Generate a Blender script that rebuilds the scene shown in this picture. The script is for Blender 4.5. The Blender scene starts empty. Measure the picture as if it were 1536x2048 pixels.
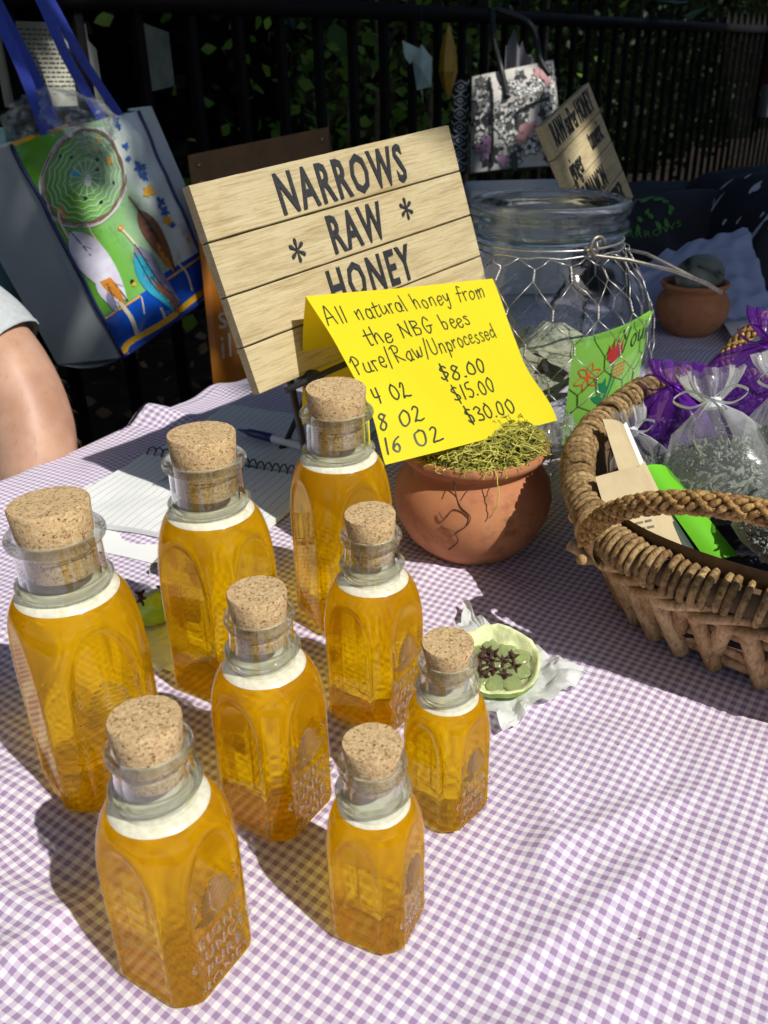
import bpy, math, random
from mathutils import Vector, Matrix, noise
from math import sin, cos, pi, radians, sqrt, atan2, hypot
S = bpy.context.scene
COL = S.collection
rnd = random.Random(7)
V = Vector

# ------------------------------------------------------------------ camera
TH, RO = radians(27.283544), radians(-1.4075146)
F0 = V((0, cos(TH), -sin(TH))); R0 = V((1, 0, 0)); U0 = V((0, sin(TH), cos(TH)))
RR = R0 * cos(RO) + U0 * sin(RO); UU = U0 * cos(RO) - R0 * sin(RO)
cd = bpy.data.cameras.new('camera'); cam = bpy.data.objects.new('camera', cd); COL.objects.link(cam)
cam.matrix_world = Matrix(((RR.x, UU.x, -F0.x, 0), (RR.y, UU.y, -F0.y, 0), (RR.z, UU.z, -F0.z, .384067), (0, 0, 0, 1)))
cd.sensor_fit = 'VERTICAL'; cd.sensor_height = 36; cd.sensor_width = 27
cd.lens = 36 * 1756.225 / 2048
cd.clip_start = .02; cd.clip_end = 200
cd.dof.use_dof = True; cd.dof.focus_distance = .56; cd.dof.aperture_fstop = 16
S.camera = cam

# ------------------------------------------------------------------ light
SUN = V((.62, -.63, 1.0)).normalized()          # towards the sun
w = bpy.data.worlds.new('World'); S.world = w; w.use_nodes = True
nt = w.node_tree
sky = nt.nodes.new('ShaderNodeTexSky'); sky.sky_type = 'NISHITA'; sky.sun_disc = False
sky.sun_elevation = math.asin(SUN.z); sky.sun_rotation = atan2(SUN.x, SUN.y)
bg = nt.nodes['Background']; bg.inputs['Strength'].default_value = .13
nt.links.new(sky.outputs[0], bg.inputs['Color'])
sd = bpy.data.lights.new('sun', 'SUN'); sd.energy = 4.2; sd.angle = radians(.53); sd.color = (1, .965, .895)
so = bpy.data.objects.new('sun', sd); COL.objects.link(so)
so.rotation_euler = SUN.to_track_quat('Z', 'Y').to_euler(); so.location = SUN * 8
S.view_settings.view_transform = 'Standard'; S.view_settings.look = 'None'
S.view_settings.exposure = 0.12; S.view_settings.gamma = 1
S.view_settings.use_curve_mapping = False
cy = S.cycles
cy.use_denoising = True; cy.max_bounces = 24; cy.transmission_bounces = 20; cy.transparent_max_bounces = 40
cy.diffuse_bounces = 4; cy.glossy_bounces = 6; cy.caustics_refractive = True; cy.caustics_reflective = False; cy.blur_glossy = .3
cy.sample_clamp_indirect = 6; cy.volume_bounces = 6

# ------------------------------------------------------------------ helpers
class NT:
    """small node-tree helper"""
    def __init__(s, name):
        s.m = bpy.data.materials.new(name); s.m.use_nodes = True
        s.t = s.m.node_tree; s.t.nodes.clear()
        s.o = s.t.nodes.new('ShaderNodeOutputMaterial')
    def n(s, ty, ins=None, **kw):
        nd = s.t.nodes.new('ShaderNode' + ty)
        for k, v in kw.items(): setattr(nd, k, v)
        for k, v in (ins or {}).items():
            if hasattr(v, 'is_output'): s.t.links.new(v, nd.inputs[k])
            else:
                if isinstance(v, tuple) and len(v) == 3 and nd.inputs[k].type == 'RGBA': v = (*v, 1)
                nd.inputs[k].default_value = v
        return nd
    def math(s, op, a, b=0., c=0.):
        return s.n('Math', {0: a, 1: b, 2: c}, operation=op).outputs[0]
    def ramp(s, fac, stops, mode='LINEAR'):
        r = s.n('ValToRGB', {0: fac}); cr = r.color_ramp; cr.interpolation = mode
        while len(cr.elements) < len(stops): cr.elements.new(.5)
        for e, (p, c) in zip(cr.elements, stops):
            e.position = p; e.color = (*c, 1)
        return r.outputs[0]
    def mix(s, f, a, b, blend='MIX'):
        return s.n('MixRGB', {0: f, 1: a, 2: b}, blend_type=blend).outputs[0]
    def noise(s, scale, detail=3, rough=.55, vec=None, dist=0.):
        i = {'Scale': scale, 'Detail': float(detail), 'Roughness': rough, 'Distortion': dist}
        if vec is not None: i['Vector'] = vec
        return s.n('TexNoise', i).outputs[0]
    def obj(s): return s.n('TexCoord').outputs['Object']
    def gen(s): return s.n('TexCoord').outputs['Generated']
    def uv(s): return s.n('TexCoord').outputs['UV']
    def scl(s, vec, sc): return s.n('Mapping', {'Vector': vec, 'Scale': sc}).outputs[0]
    def bump(s, h, st, d=.001):
        return s.n('Bump', {'Height': h, 'Strength': st, 'Distance': d}).outputs[0]
    def pbr(s, col, rough=.6, nrm=None, **kw):
        i = {'Base Color': col, 'Roughness': rough}
        if nrm is not None: i['Normal'] = nrm
        i.update(kw)
        b = s.n('BsdfPrincipled', i); return s.out(b.outputs[0])
    def mixs(s, f, a, b): return s.n('MixShader', {0: f, 1: a, 2: b}).outputs[0]
    def out(s, sh):
        s.t.links.new(sh, s.o.inputs['Surface']); return s.m

def plain(name, col, rough=.6, var=.0, scale=40, bump=0., **kw):
    t = NT(name); c = col; nr = None
    if var or bump:
        nz = t.noise(scale, 4, .6, t.obj())
        if var: c = t.ramp(nz, [(.3, tuple(x * (1 - var) for x in col)), (.7, tuple(min(1, x * (1 + var)) for x in col))])
        if bump: nr = t.bump(nz, bump, .002)
    return t.pbr(c, rough, nr, **kw)

class MB:
    """collects shapes into one mesh"""
    def __init__(s): s.v = []; s.f = []; s.mi = []; s.uv = {}
    def add(s, vs, fs, mi=0):
        b = len(s.v); s.v += [tuple(x) for x in vs]
        for f in fs: s.f.append(tuple(i + b for i in f)); s.mi.append(mi)
        return s
    def grid(s, P, mi=0, closed_u=False, closed_v=False):
        nu, nv = len(P), len(P[0]); vs = [p for r in P for p in r]; fs = []
        for i in range(nu if closed_u else nu - 1):
            for j in range(nv if closed_v else nv - 1):
                a = i * nv + j; b = ((i + 1) % nu) * nv + j
                c = ((i + 1) % nu) * nv + (j + 1) % nv; d = i * nv + (j + 1) % nv
                fs.append((a, d, c, b))
        return s.add(vs, fs, mi)
    def box(s, c, sx, sy, sz, M=None, mi=0):
        vs = [V((x * sx / 2, y * sy / 2, z * sz / 2)) for x in (-1, 1) for y in (-1, 1) for z in (-1, 1)]
        if M: vs = [M @ v for v in vs]
        vs = [v + V(c) for v in vs]
        return s.add(vs, [(0, 1, 3, 2), (4, 6, 7, 5), (0, 4, 5, 1), (2, 3, 7, 6), (0, 2, 6, 4), (1, 5, 7, 3)], mi)
    def tube(s, pts, r, n=8, mi=0, caps=True, closed=False):
        pts = [V(p) for p in pts]; N = len(pts)
        rs = r if hasattr(r, '__len__') else [r] * N
        t0 = (pts[1] - pts[0]).normalized()
        up = V((0, 0, 1)) if abs(t0.z) < .9 else V((1, 0, 0))
        x = t0.cross(up).normalized(); rings = []
        for i, p in enumerate(pts):
            if closed: t = pts[(i + 1) % N] - pts[i - 1]
            else: t = pts[min(i + 1, N - 1)] - pts[max(i - 1, 0)]
            if t.length < 1e-9: t = t0
            t.normalize(); x = x - t * x.dot(t)
            if x.length < 1e-6: x = t.orthogonal()
            x.normalize(); y = t.cross(x)
            rings.append([p + (x * cos(2 * pi * k / n) + y * sin(2 * pi * k / n)) * rs[i] for k in range(n)])
        b = len(s.v)
        s.grid(rings, mi, closed_u=closed, closed_v=True)
        if caps and not closed:
            s.f.append(tuple(range(b + n - 1, b - 1, -1))); s.mi.append(mi)
            e = b + (N - 1) * n; s.f.append(tuple(range(e, e + n))); s.mi.append(mi)
        return s
    def ell(s, c, rx, ry, rz, nu=10, nv=6, M=None, mi=0):
        P = []
        for j in range(nv + 1):
            a = -pi / 2 + pi * j / nv
            ring = []
            for k in range(nu):
                q = V((rx * cos(a) * cos(2 * pi * k / nu), ry * cos(a) * sin(2 * pi * k / nu), rz * sin(a)))
                if M: q = M @ q
                ring.append(q + V(c))
            P.append(ring)
        return s.grid(P, mi, closed_v=True)
    def lathe(s, prof, n=48, c=(0, 0, 0), mi=0, f=None):
        P = []
        for r, z in prof:
            P.append([V((c[0] + r * cos(2 * pi * k / n), c[1] + r * sin(2 * pi * k / n), c[2] + z)) for k in range(n)])
        return s.grid(P, mi, closed_v=True)
    def build(s, name, mats, parent=None, smooth=True, angle=None, uvf=None):
        me = bpy.data.meshes.new(name); me.from_pydata(s.v, [], s.f)
        for m in (mats if isinstance(mats, (list, tuple)) else [mats]): me.materials.append(m)
        me.polygons.foreach_set('material_index', s.mi)
        if smooth: me.shade_smooth()
        if uvf is not None:
            u = me.uv_layers.new(name='UVMap')
            for l in me.loops: u.data[l.index].uv = uvf(l.vertex_index)
        me.update()
        if smooth and angle: me.set_sharp_from_angle(angle=radians(angle))
        o = bpy.data.objects.new(name, me); COL.objects.link(o)
        if parent: o.parent = parent
        return o

def tag(o, label=None, cat=None, group=None, kind=None):
    if label: o['label'] = label
    if cat: o['category'] = cat
    if group: o['group'] = group
    if kind: o['kind'] = kind
    return o
def thing(name, loc, label, cat, group=None, M=None):
    o = bpy.data.objects.new(name, None); COL.objects.link(o); o.empty_display_size = .02
    if M is not None: o.matrix_world = Matrix.Translation(loc) @ M.to_4x4()
    else: o.location = loc
    return tag(o, label, cat, group)
def lerp(a, b, t): return a + (b - a) * t
def sstep(a, b, x):
    t = max(0., min(1., (x - a) / (b - a))); return t * t * (3 - 2 * t)
def catmull(P, n=8):
    P = [V(p) if len(p) == 3 else V((*p, 0)) for p in P]; out = []
    for i in range(len(P) - 1):
        a = P[max(i - 1, 0)]; b = P[i]; c = P[i + 1]; d = P[min(i + 2, len(P) - 1)]
        for k in range(n):
            t = k / n
            out.append(.5 * ((2 * b) + (c - a) * t + (2 * a - 5 * b + 4 * c - d) * t * t + (3 * b - a - 3 * c + d) * t ** 3))
    out.append(P[-1]); return out
def frame(x, y):
    """matrix with columns x, y, x cross y"""
    x = V(x).normalized(); y = V(y); y = (y - x * y.dot(x)).normalized(); z = x.cross(y)
    return Matrix((x, y, z)).transposed()

# table frame: origin on the seller's edge, A runs along the table, B across it towards the camera
E0 = V((-.402, .84, 0)); A = V((.559, .829, 0)); B = V((.829, -.559, 0))
def tab(s, t, z=0): return E0 + A * s + B * t + V((0, 0, z))

BOTTLES = [  # size, x, y, corner turn, label
 ('8', -.1003, .2816, .23, 'medium corked honey bottle standing nearest the camera at the front left'),
 ('8', -.0651, .3757, .20, 'medium corked honey bottle in the middle, ringed by the other bottles'),
 ('8', -.0080, .4595, .14, 'medium honey bottle with embossed lettering facing the lime on the tissue and the clay pot'),
 ('4', -.0079, .2981, .33, 'small corked honey bottle at the front, nearest to the empty cloth'),
 ('4', .0315, .3726, .04, 'small corked honey bottle right beside the cut lime with cloves'),
 ('16', -.1731, .4070, -.12, 'large corked honey bottle, leftmost of all, with cloudy foam'),
 ('16', -.1105, .4995, .23, 'large corked honey bottle standing in front of the open notebook'),
 ('16', -.0314, .5778, -.25, 'large corked honey bottle overlapping the yellow price note'),
]
CREASES = [(.03, .255, .16, .34, .0035, .010), (.06, .33, .19, .385, .0030, .009), (.075, .29, .10, .42, .0028, .010), (.0, .22, .14, .27, .0030, .012), (-.21, .30, -.12, .235, .0035, .009), (-.24, .33, -.15, .30, .0030, .008), (-.20, .27, -.14, .34, .0025, .008),
           (-.33, .74, -.22, .60, .0030, .010), (.09, .57, .19, .44, .0028, .012), (.10, .80, .02, .60, .003, .012)]
def cz(x, y):
    """height of the rumpled cloth above the table top"""
    z = noise.noise((x * 7, y * 8, .3)) * .0050 + noise.noise((x * 24, y * 15, 3.1)) * .0024 - .0035 * max(0, .5 - abs(noise.noise((x * 6 + y * 3, y * 9, 12))) * 3.2)
    k = sin((x * .6 + y * .8) * 150 + 3 * noise.noise((x * 9, y * 9, 7)))        # soft ripples front left
    z += .0013 * k * sstep(-.02, -.22, x) * sstep(.75, .4, y)
    for ax_, ay_, bx_, by_, hh, ww in CREASES:                                      # soft creases left by folding
        L2 = (bx_ - ax_) ** 2 + (by_ - ay_) ** 2; t_ = max(0., min(1., ((x - ax_) * (bx_ - ax_) + (y - ay_) * (by_ - ay_)) / L2))
        d_ = hypot(x - ax_ - (bx_ - ax_) * t_, y - ay_ - (by_ - ay_) * t_)
        if d_ < ww * 3: z += hh * math.exp(-(d_ / ww) ** 2) * sstep(0, .2, t_) * sstep(1, .8, t_)
    f = 1.
    for b in BOTTLES:
        f *= .25 + .75 * sstep(.02, .07, hypot(x - b[1], y - b[2]))
    return (z - .0015) * f
# ------------------------------------------------------------------ ground, hedge, fence
GZ = -.74
t = NT('soil'); nz = t.noise(9, 6, .7, t.obj()); n2 = t.noise(60, 3, .6, t.obj())
m_soil = t.pbr(t.ramp(nz, [(.35, (.012, .009, .007)), (.6, (.035, .026, .018)), (.8, (.06, .045, .028))]), .95, t.bump(n2, .8, .02), **{'Specular IOR Level': .1})
g = MB(); P = []
for i in range(61):
    r = []
    for j in range(61):
        x = -30 + i; y = -30 + j
        r.append((x, y, GZ + .03 * noise.noise((x * .7, y * .7, 0))))
    P.append(r)
tag(g.grid(P).build('ground', m_soil), kind='structure')

def leafmat(name, c1, c2, tr=.35):
    t = NT(name); ri = t.n('NewGeometry').outputs['Random Per Island']
    c = t.ramp(ri, [(0, c1), (1, c2)])
    d = t.n('BsdfPrincipled', {'Base Color': c, 'Roughness': .5, 'Specular IOR Level': .2}).outputs[0]
    l = t.n('BsdfTranslucent', {'Color': c}).outputs[0]
    return t.out(t.mixs(tr, d, l))
m_leaf = leafmat('leaf_shade_tone', (.0025, .006, .0015), (.009, .021, .005), .3)  # shaded copy of the leaf: the hedge's shade is in the colour
m_leaf_lit = leafmat('leaf_sun_tone', (.10, .22, .03), (.26, .40, .06), .5)  # lit copy of the leaf: sunlight is in the colour
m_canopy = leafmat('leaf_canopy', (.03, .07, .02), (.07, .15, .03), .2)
def leaf(mb, c, size, R, mi=0):
    """a pointed leaf of four faces, folded along the midrib"""
    u = V((R.gauss(0, 1), R.gauss(0, 1), R.gauss(0, .8))).normalized(); v = u.orthogonal().normalized()
    v = Matrix.Rotation(R.random() * 6.28, 3, u) @ v; nn = u.cross(v)
    l, ww = size, size * R.uniform(.28, .42)
    c = V(c)
    P = [c - u * l * .5, c - u * l * .1 + v * ww + nn * l * .08, c + u * l * .5, c - u * l * .1 - v * ww + nn * l * .08, c - u * l * .1, c + u * l * .2 + v * ww * .7 + nn * l * .06, c + u * l * .2 - v * ww * .7 + nn * l * .06]
    mb.add(P, [(0, 4, 1), (4, 2, 5, 1), (0, 3, 4), (4, 3, 6, 2)], mi)

m_bark = plain('bark', (.035, .026, .02), .9, .5, 30, .6)
# dense hedge a good way behind the fence: rough dark mass carrying leaves
R = random.Random(3)
hb = MB(); P = []
fence_o = V((-.62, 1.62, 0)); fd = A
FN = V((-.829, .559, 0))
for i in range(90):
    row = []
    s = -4.5 + i * .26
    for j in range(26):
        z = GZ + j * .2
        d = 1.9 + .35 * noise.noise((s * 1.3, z * 1.3, 4)) + .18 * noise.noise((s * 5, z * 5, 9))
        q = fence_o + fd * s + FN * d; row.append((q.x, q.y, z))
    P.append(row)
t = NT('hedge_shade_tone'); nz = t.noise(14, 5, .7, t.obj())
m_hedge = t.pbr(t.ramp(nz, [(.4, (.0015, .002, .001)), (.7, (.006, .010, .004))]), .95, t.bump(nz, 1, .05), **{'Specular IOR Level': 0.})  # deep shade inside the hedge, painted as a near-black colour
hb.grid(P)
for k in range(6500):
    s = R.uniform(-3.5, 12); z = GZ + R.random() ** .8 * 3.6
    d = 1.9 - R.random() ** 1.5 * .8
    q = fence_o + fd * s + FN * d
    leaf(hb, (q.x, q.y, z), R.uniform(.05, .10), R, 1)
tag(hb.build('hedge', [m_hedge, m_leaf]), 'dark leafy hedge with deep shade put into its colour, behind the iron fence', 'hedge', kind='stuff')
# hedge leaves on the right, sunlight put into their colour
bl = MB()
for k in range(520):
    s = R.gauss(2.6, .75); z = R.gauss(.30, .26)
    q = fence_o + fd * s + FN * R.uniform(.35, 1.0)
    if z < GZ: continue
    leaf(bl, (q.x, q.y, z), R.uniform(.03, .075), R)
for k in range(34):
    s = R.uniform(-.9, .6); q = fence_o + fd * s + FN * R.uniform(.05, .4)
    leaf(bl, (q.x, q.y, .50 + R.random() * .12), R.uniform(.04, .08), R)
tag(bl.build('undergrowth_leaves', m_leaf_lit), 'bright green leaves in a painted sunlit colour between the fence bars', 'leaves', kind='stuff')
# dry leaves on the ground
dl = MB()
for k in range(700):
    s = R.uniform(-1, 6); q = fence_o + fd * s + FN * R.uniform(-.5, 1.5)
    leaf(dl, (q.x, q.y, GZ + .02 + R.random() * .05), R.uniform(.03, .07), R)
tag(dl.build('leaf_litter', leafmat('dry_leaf', (.10, .06, .03), (.38, .24, .13), .2)), 'dry brown leaves scattered on the soil under the fence', 'leaves', kind='stuff')
# saplings in the hedge
for k, (s, d, lean, hh) in enumerate([(1.75, .55, .05, 2.2), (1.98, .8, -.06, 2.4), (2.2, .5, .10, 2.1), (2.45, .9, .03, 2.5), (2.75, .6, -.08, 2.2), (3.1, .75, .12, 2.3), (3.5, .6, .02, 2.4)]):
    q = fence_o + fd * s + FN * d
    tr = thing('sapling', (q.x, q.y, GZ), ['thin tan sapling stem behind the second sign', 'thin sapling with a kinked stem in the hedge', 'leaning sapling stem amid the brightest leaves', 'dark slender sapling deep in the hedge', 'sapling leaning towards the floral handbag', 'strongly leaning sapling near the picture edge', 'upright sapling at the far right of the hedge'][k], 'sapling', 'sapling stems behind the fence')
    pts = [V((lean * z * z * .3 + .02 * noise.noise((z * 3, k, 0)), .02 * noise.noise((z * 3, k, 5)), z)) for z in [hh * i / 12 for i in range(13)]]
    mb = MB().tube(pts, [.016 - .0009 * i for i in range(13)], 7)
    mb.build('trunk', plain('sapling_bark', (.16, .12, .075), .9, .5, 25) if k == 0 else bpy.data.materials['sapling_bark'], tr)
    cb = MB()
    for i in range(46):
        z = R.uniform(.9, hh); p = V((lean * z * z * .3, 0, z)) + V((R.gauss(0, .14), R.gauss(0, .14), R.gauss(0, .05)))
        leaf(cb, p, R.uniform(.04, .08), R)
    cb.build('crown', m_leaf_lit if k in (1, 2) else m_leaf, tr)  # two crowns get the lit leaf colour, the rest the shaded one

# iron fence
t = NT('iron_paint'); nz = t.noise(50, 4, .7, t.obj())
m_iron = t.pbr(t.ramp(nz, [(.4, (.004, .0037, .0045)), (.75, (.009, .0075, .008))]), .6, t.bump(nz, .3, .002), **{'Specular IOR Level': .18})
fz = .492
fen = thing('iron_fence', (fence_o.x, fence_o.y, GZ), 'black iron fence of square pickets behind the seller', 'fence')
FM = frame(A, FN)
rail = MB()
for z in (fz, GZ + .14): rail.box((fd * 3.8) + V((0, 0, z - GZ)), 11.4, .034, .038, FM)
rail.build('rail', m_iron, fen)
pk = MB().box((0, 0, .63), .019, .019, 1.24, FM)
pk.add([(0, 0, 1.32), (-.012, -.012, 1.25), (.012, -.012, 1.25), (.012, .012, 1.25), (-.012, .012, 1.25)], [(0, 1, 2), (0, 2, 3), (0, 3, 4), (0, 4, 1)])
for i in range(78):
    q = fd * (-1.5 + i * .140)
    if i == 0: p0 = pk.build('picket', m_iron, fen, smooth=False); p = p0
    else: p = p0.copy(); COL.objects.link(p); p.parent = fen
    p.location = (q.x, q.y, 0); p.rotation_euler.z = radians(R.uniform(-1, 1))

# woods closing the view far to the right
R = random.Random(23); fw_ = MB(); P = []
for i in range(70):
    az = radians(lerp(62, -35, i / 69)); row = []
    for j in range(16):
        z = GZ - .1 + j * .42; d = 17 + 1.6 * noise.noise((az * 6, z * .7, 2)) + .8 * noise.noise((az * 22, z * 2, 4)) + .10 * j
        row.append((d * cos(az), d * sin(az), z + .5 * noise.noise((az * 14, j, 1)) * (j > 12)))
    P.append(row)
fw_.grid(P)
for k in range(5200):
    az = radians(R.uniform(-36, 63)); z = GZ + R.random() * 6.6; d = 16.8 + R.gauss(0, .7)
    leaf(fw_, (d * cos(az), d * sin(az), z), R.uniform(.25, .6), R, 1)
tag(fw_.build('far_woods', [m_hedge, m_leaf]), 'dark woods closing the view beyond the fence and table end', 'woods', kind='stuff')
# shade tree: its crown stands between the sun and everything behind the table
tree = thing('shade_tree', (5.6, -3.4, GZ), 'leafy shade tree whose crown shades the fence behind the stall', 'tree')
tk = MB().tube([(0, 0, 0), (.05, .02, 1), (-.05, .08, 2.2), (-.5, .4, 3.4), (-1.0, 1.0, 4.6)], [.22, .18, .16, .12, .05], 12)
for a, b in (((-.3, .25, 2.9), (-2.4, .6, 4.6)), ((-.5, .4, 3.4), (-1.2, 3.0, 4.9)), ((-.4, .3, 3.1), (.8, 2.0, 4.6))):
    tk.tube([a, V(a).lerp(V(b), .5) + V((0, 0, .25)), b], [.08, .06, .03], 8)
tk.build('trunk', m_bark, tree)
R = random.Random(11)
def lit_q(x, y):
    """where the gaps in the crown let the sun through, in shadow coordinates on the table plane; 0..1 = leaf density"""
    edge = 1.20 - .12 * (x + .1) + .05 * sin(x * 9) + (.0 if x < .35 else -.30 * (x - .35))
    d = sstep(edge - .03, edge + .12, y)
    for hx, hy, rr, k in HOLES:
        e = hypot((x - hx), (y - hy)) / rr
        if e < 1: d *= max(0, 1 - k * sstep(1., .55, e))
    return d
HOLES = [(-.64, 1.52, .17, 1.5), (-.75, 1.64, .10, 1.4), (-.27, 1.46, .13, 1.5), (-.53, 1.58, .17, 1.2), (-.40, 1.44, .16, 1.3), (-.63, 1.72, .12, .85), (-.66, 1.50, .10, .9), (-.79, 1.97, .16, .9), (-.9, 2.6, .22, .55), (.20, 1.43, .15, 1.3), (.30, 1.52, .12, 1.3), (.14, 1.53, .10, 1.3), (.28, 2.86, .30, .93), (.15, 2.95, .15, .9), (-.28, 1.62, .12, .9), (-.12, 1.52, .08, .85), (-.55, 1.05, .16, 1), (-.60, 1.25, .12, .9), (.08, 1.13, .08, .6), (.45, .98, .07, .9), (-.2, 1.5, .05, .5)]
for i in range(46): HOLES.append((R.uniform(.7, 2.9), R.uniform(2.2, 4.6), R.uniform(.04, .12), R.uniform(.6, 1)))
for i in range(8): HOLES.append((R.uniform(-1.5, .9), R.uniform(1.4, 2.6), R.uniform(.02, .05), R.uniform(.4, .9)))
cr = MB()
for i in range(36000):
    x = R.uniform(-1.9, 4.2); y = R.uniform(.7, 5.6)
    if R.random() > lit_q(x, y): continue
    z = R.uniform(3.0, 5.4)
    p = V((x, y, 0)) + V((.62, -.63, 1)) * z - V(tree.location)
    leaf(cr, p, R.uniform(.10, .17), R)
cr.build('crown', m_canopy, tree)
# unseen second tree, added behind the photographer to darken what the glass mirrors
tree2 = thing('shade_tree', (-.6, -3.6, GZ), 'unseen leafy tree added behind the photographer to darken reflections', 'tree')
MB().tube([(0, 0, 0), (.05, .02, 1.2), (-.1, .05, 2.6), (.1, .3, 4.2)], [.2, .16, .13, .06], 12).build('trunk', m_bark, tree2)
c2 = MB()
for i in range(9000):
    az = R.uniform(-pi, 0) if R.random() < .75 else R.uniform(-pi, pi); el = R.uniform(.12, 1.45)
    d = V((cos(az) * cos(el), sin(az) * cos(el), sin(el)))
    rr = R.uniform(3.2, 5.2); p = d * rr + V((0, .5, 0))
    q = V((p.x - .62 * p.z, p.y + .63 * p.z))                       # where its shadow would fall
    if -.9 < q.x < .95 and -.35 < q.y < 1.15: continue
    leaf(c2, p - V(tree2.location), R.uniform(.12, .22), R)
c2.build('crown', m_canopy, tree2)
# ------------------------------------------------------------------ table and gingham cloth
S0, S1, T1 = -.85, 1.62, .93
tbl = thing('folding_table', tab(.385, .465, GZ), 'long folding table under the gingham cloth', 'table', M=frame(A, -B))
m_ttop = plain('table_top', (.5, .5, .48), .5)
MB().box((0, 0, .719), 2.42, .88, .024).build('tabletop', m_ttop, tbl, smooth=False)
m_tleg = plain('table_leg', (.12, .12, .13), .4, Metallic=.7)
for sx in (-1, 1):
    for sy in (-1, 1):
        MB().tube([(sx * 1.05, sy * .36, 0), (sx * 1.0, sy * .36, .706)], .014, 10).build('leg', m_tleg, tbl)

PER = .00645
t = NT('gingham')
u = t.n('SeparateXYZ', {0: t.uv()})
fu = t.math('FRACT', u.outputs[0]); fv = t.math('FRACT', u.outputs[1])
yn = t.noise(11, 2, .7, t.uv()); wob = t.math('MULTIPLY', t.math('SUBTRACT', yn, .5), .10)
a = t.math('LESS_THAN', t.math('ADD', fu, wob), .5); b = t.math('LESS_THAN', t.math('ADD', fv, wob), .52)
s = t.math('MULTIPLY', t.math('ADD', a, b), .5)
gc = t.ramp(s, [(0, (.80, .80, .805)), (.4, (.58, .47, .64)), (.9, (.265, .155, .325))], 'CONSTANT')
fz_ = t.noise(5.5, 3, .8, t.uv())
gc = t.mix(t.math('MULTIPLY', fz_, .30), gc, (.74, .72, .75))
dirt = t.ramp(t.noise(7, 5, .6, t.obj()), [(.55, (1, 1, 1)), (.85, (.90, .88, .83))])
gc = t.mix(1., gc, dirt, 'MULTIPLY')
wv = t.n('TexWave', {'Vector': t.uv(), 'Scale': 3.2, 'Distortion': .6}, bands_direction='X').outputs[0]
wv2 = t.n('TexWave', {'Vector': t.uv(), 'Scale': 3.2, 'Distortion': .6}, bands_direction='Y').outputs[0]
m_cloth = t.pbr(gc, .9, t.bump(t.math('ADD', t.math('ADD', wv, wv2), t.math('MULTIPLY', fz_, 2.)), .25, .0004), **{'Sheen Weight': .1})
cb = MB(); P = []; UVS = []
ns = 520
ts = [-.26 + .02 * i for i in range(11)] + [-.05 + .006 * i for i in range(9)] + [.0045 + .0045 * i for i in range(206)] + [T1 + .015 * i for i in range(1, 16)]
for i in range(ns + 1):
    ss = lerp(S0, S1, i / ns); row = []
    for tt in ts:
        p = tab(ss, max(0, min(T1, tt)))
        pk_ = .018 * math.exp(-((ss - .20) / .035) ** 2) - .008 * math.exp(-((ss - .29) / .05) ** 2) + .006 * noise.noise((ss * 9, 2, 2))
        # rumpled hem along the seller's edge
        rise = (.016 * math.exp(-((ss - .215 - .25 * tt) / .018) ** 2) + .009 * math.exp(-((ss - .33 - .5 * tt) / .03) ** 2)) * sstep(.10, .0, tt)
        z = cz(p.x, p.y) + rise
        if tt < 0:
            k = -tt; p = p - B * (min(k, .012) * .9 + .018 * k / .26 * (1 + sin(ss * 38 + 2 * noise.noise((ss * 4, 0, 0))))) - B * pk_ * sstep(0, .04, k); z = z - max(0, k - .006)
        elif tt > T1:
            k = tt - T1; p = p + B * (min(k, .012) + .02 * k / .2 * (1 + sin(ss * 31))); z -= max(0, k - .006)
        else:
            p = p - B * pk_ * sstep(.03, 0, tt)
        dx = .0034 * noise.noise((p.x * 11, p.y * 11, 21)); dy = .0034 * noise.noise((p.x * 11, p.y * 11, 47))
        k = sstep(-.02, -.22, p.x) * sstep(.75, .4, p.y)
        dx += k * .0035 * noise.noise((p.x * 22, p.y * 22, 5)); dy += k * .0035 * noise.noise((p.x * 22, p.y * 22, 15))
        row.append((p.x, p.y, z)); UVS.append(((ss + dx) / PER, (tt + dy) / PER))
    P.append(row)
cl = cb.grid(P).build('tablecloth', m_cloth, uvf=lambda i: UVS[i])
tag(cl, 'white and lilac gingham cloth covering the whole market table', 'tablecloth')

# ------------------------------------------------------------------ honey bottles
def glassmat(name, tr, rough=0., col=(1, 1, 1), ior=1.5):
    t = NT(name)
    g_ = t.n('BsdfGlass', {'Color': col, 'Roughness': rough, 'IOR': ior}).outputs[0]
    x = t.n('BsdfTransparent', {'Color': col}).outputs[0]
    return t.out(t.mixs(tr, g_, x))
def thinmat(name, col=(1, 1, 1), rough=.02, gain=1., smear=0.):
    t = NT(name)
    fc = t.math('POWER', t.n('LayerWeight', {'Blend': .5}).outputs['Facing'], 5.)
    fr = t.math('MULTIPLY', t.math('ADD', t.math('MULTIPLY', fc, .96), .04), gain)
    g_ = t.n('BsdfGlossy', {'Color': (1, 1, 1), 'Roughness': rough}).outputs[0]
    x = t.n('BsdfTransparent', {'Color': col}).outputs[0]
    if smear:
        nz = t.ramp(t.noise(14, 5, .7, t.obj()), [(.5, (0, 0, 0)), (.8, (smear,) * 3)])
        x = t.mixs(nz, x, t.n('BsdfDiffuse', {'Color': (.8, .8, .78)}).outputs[0])
    return t.out(t.mixs(fr, x, g_))
m_neck = thinmat('neck_glass', (.95, .97, .95), gain=2.4)
m_lip = glassmat('lip_glass', .42, 0., (.98, 1, .98))
m_body = thinmat('body_glass', gain=.48)
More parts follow.
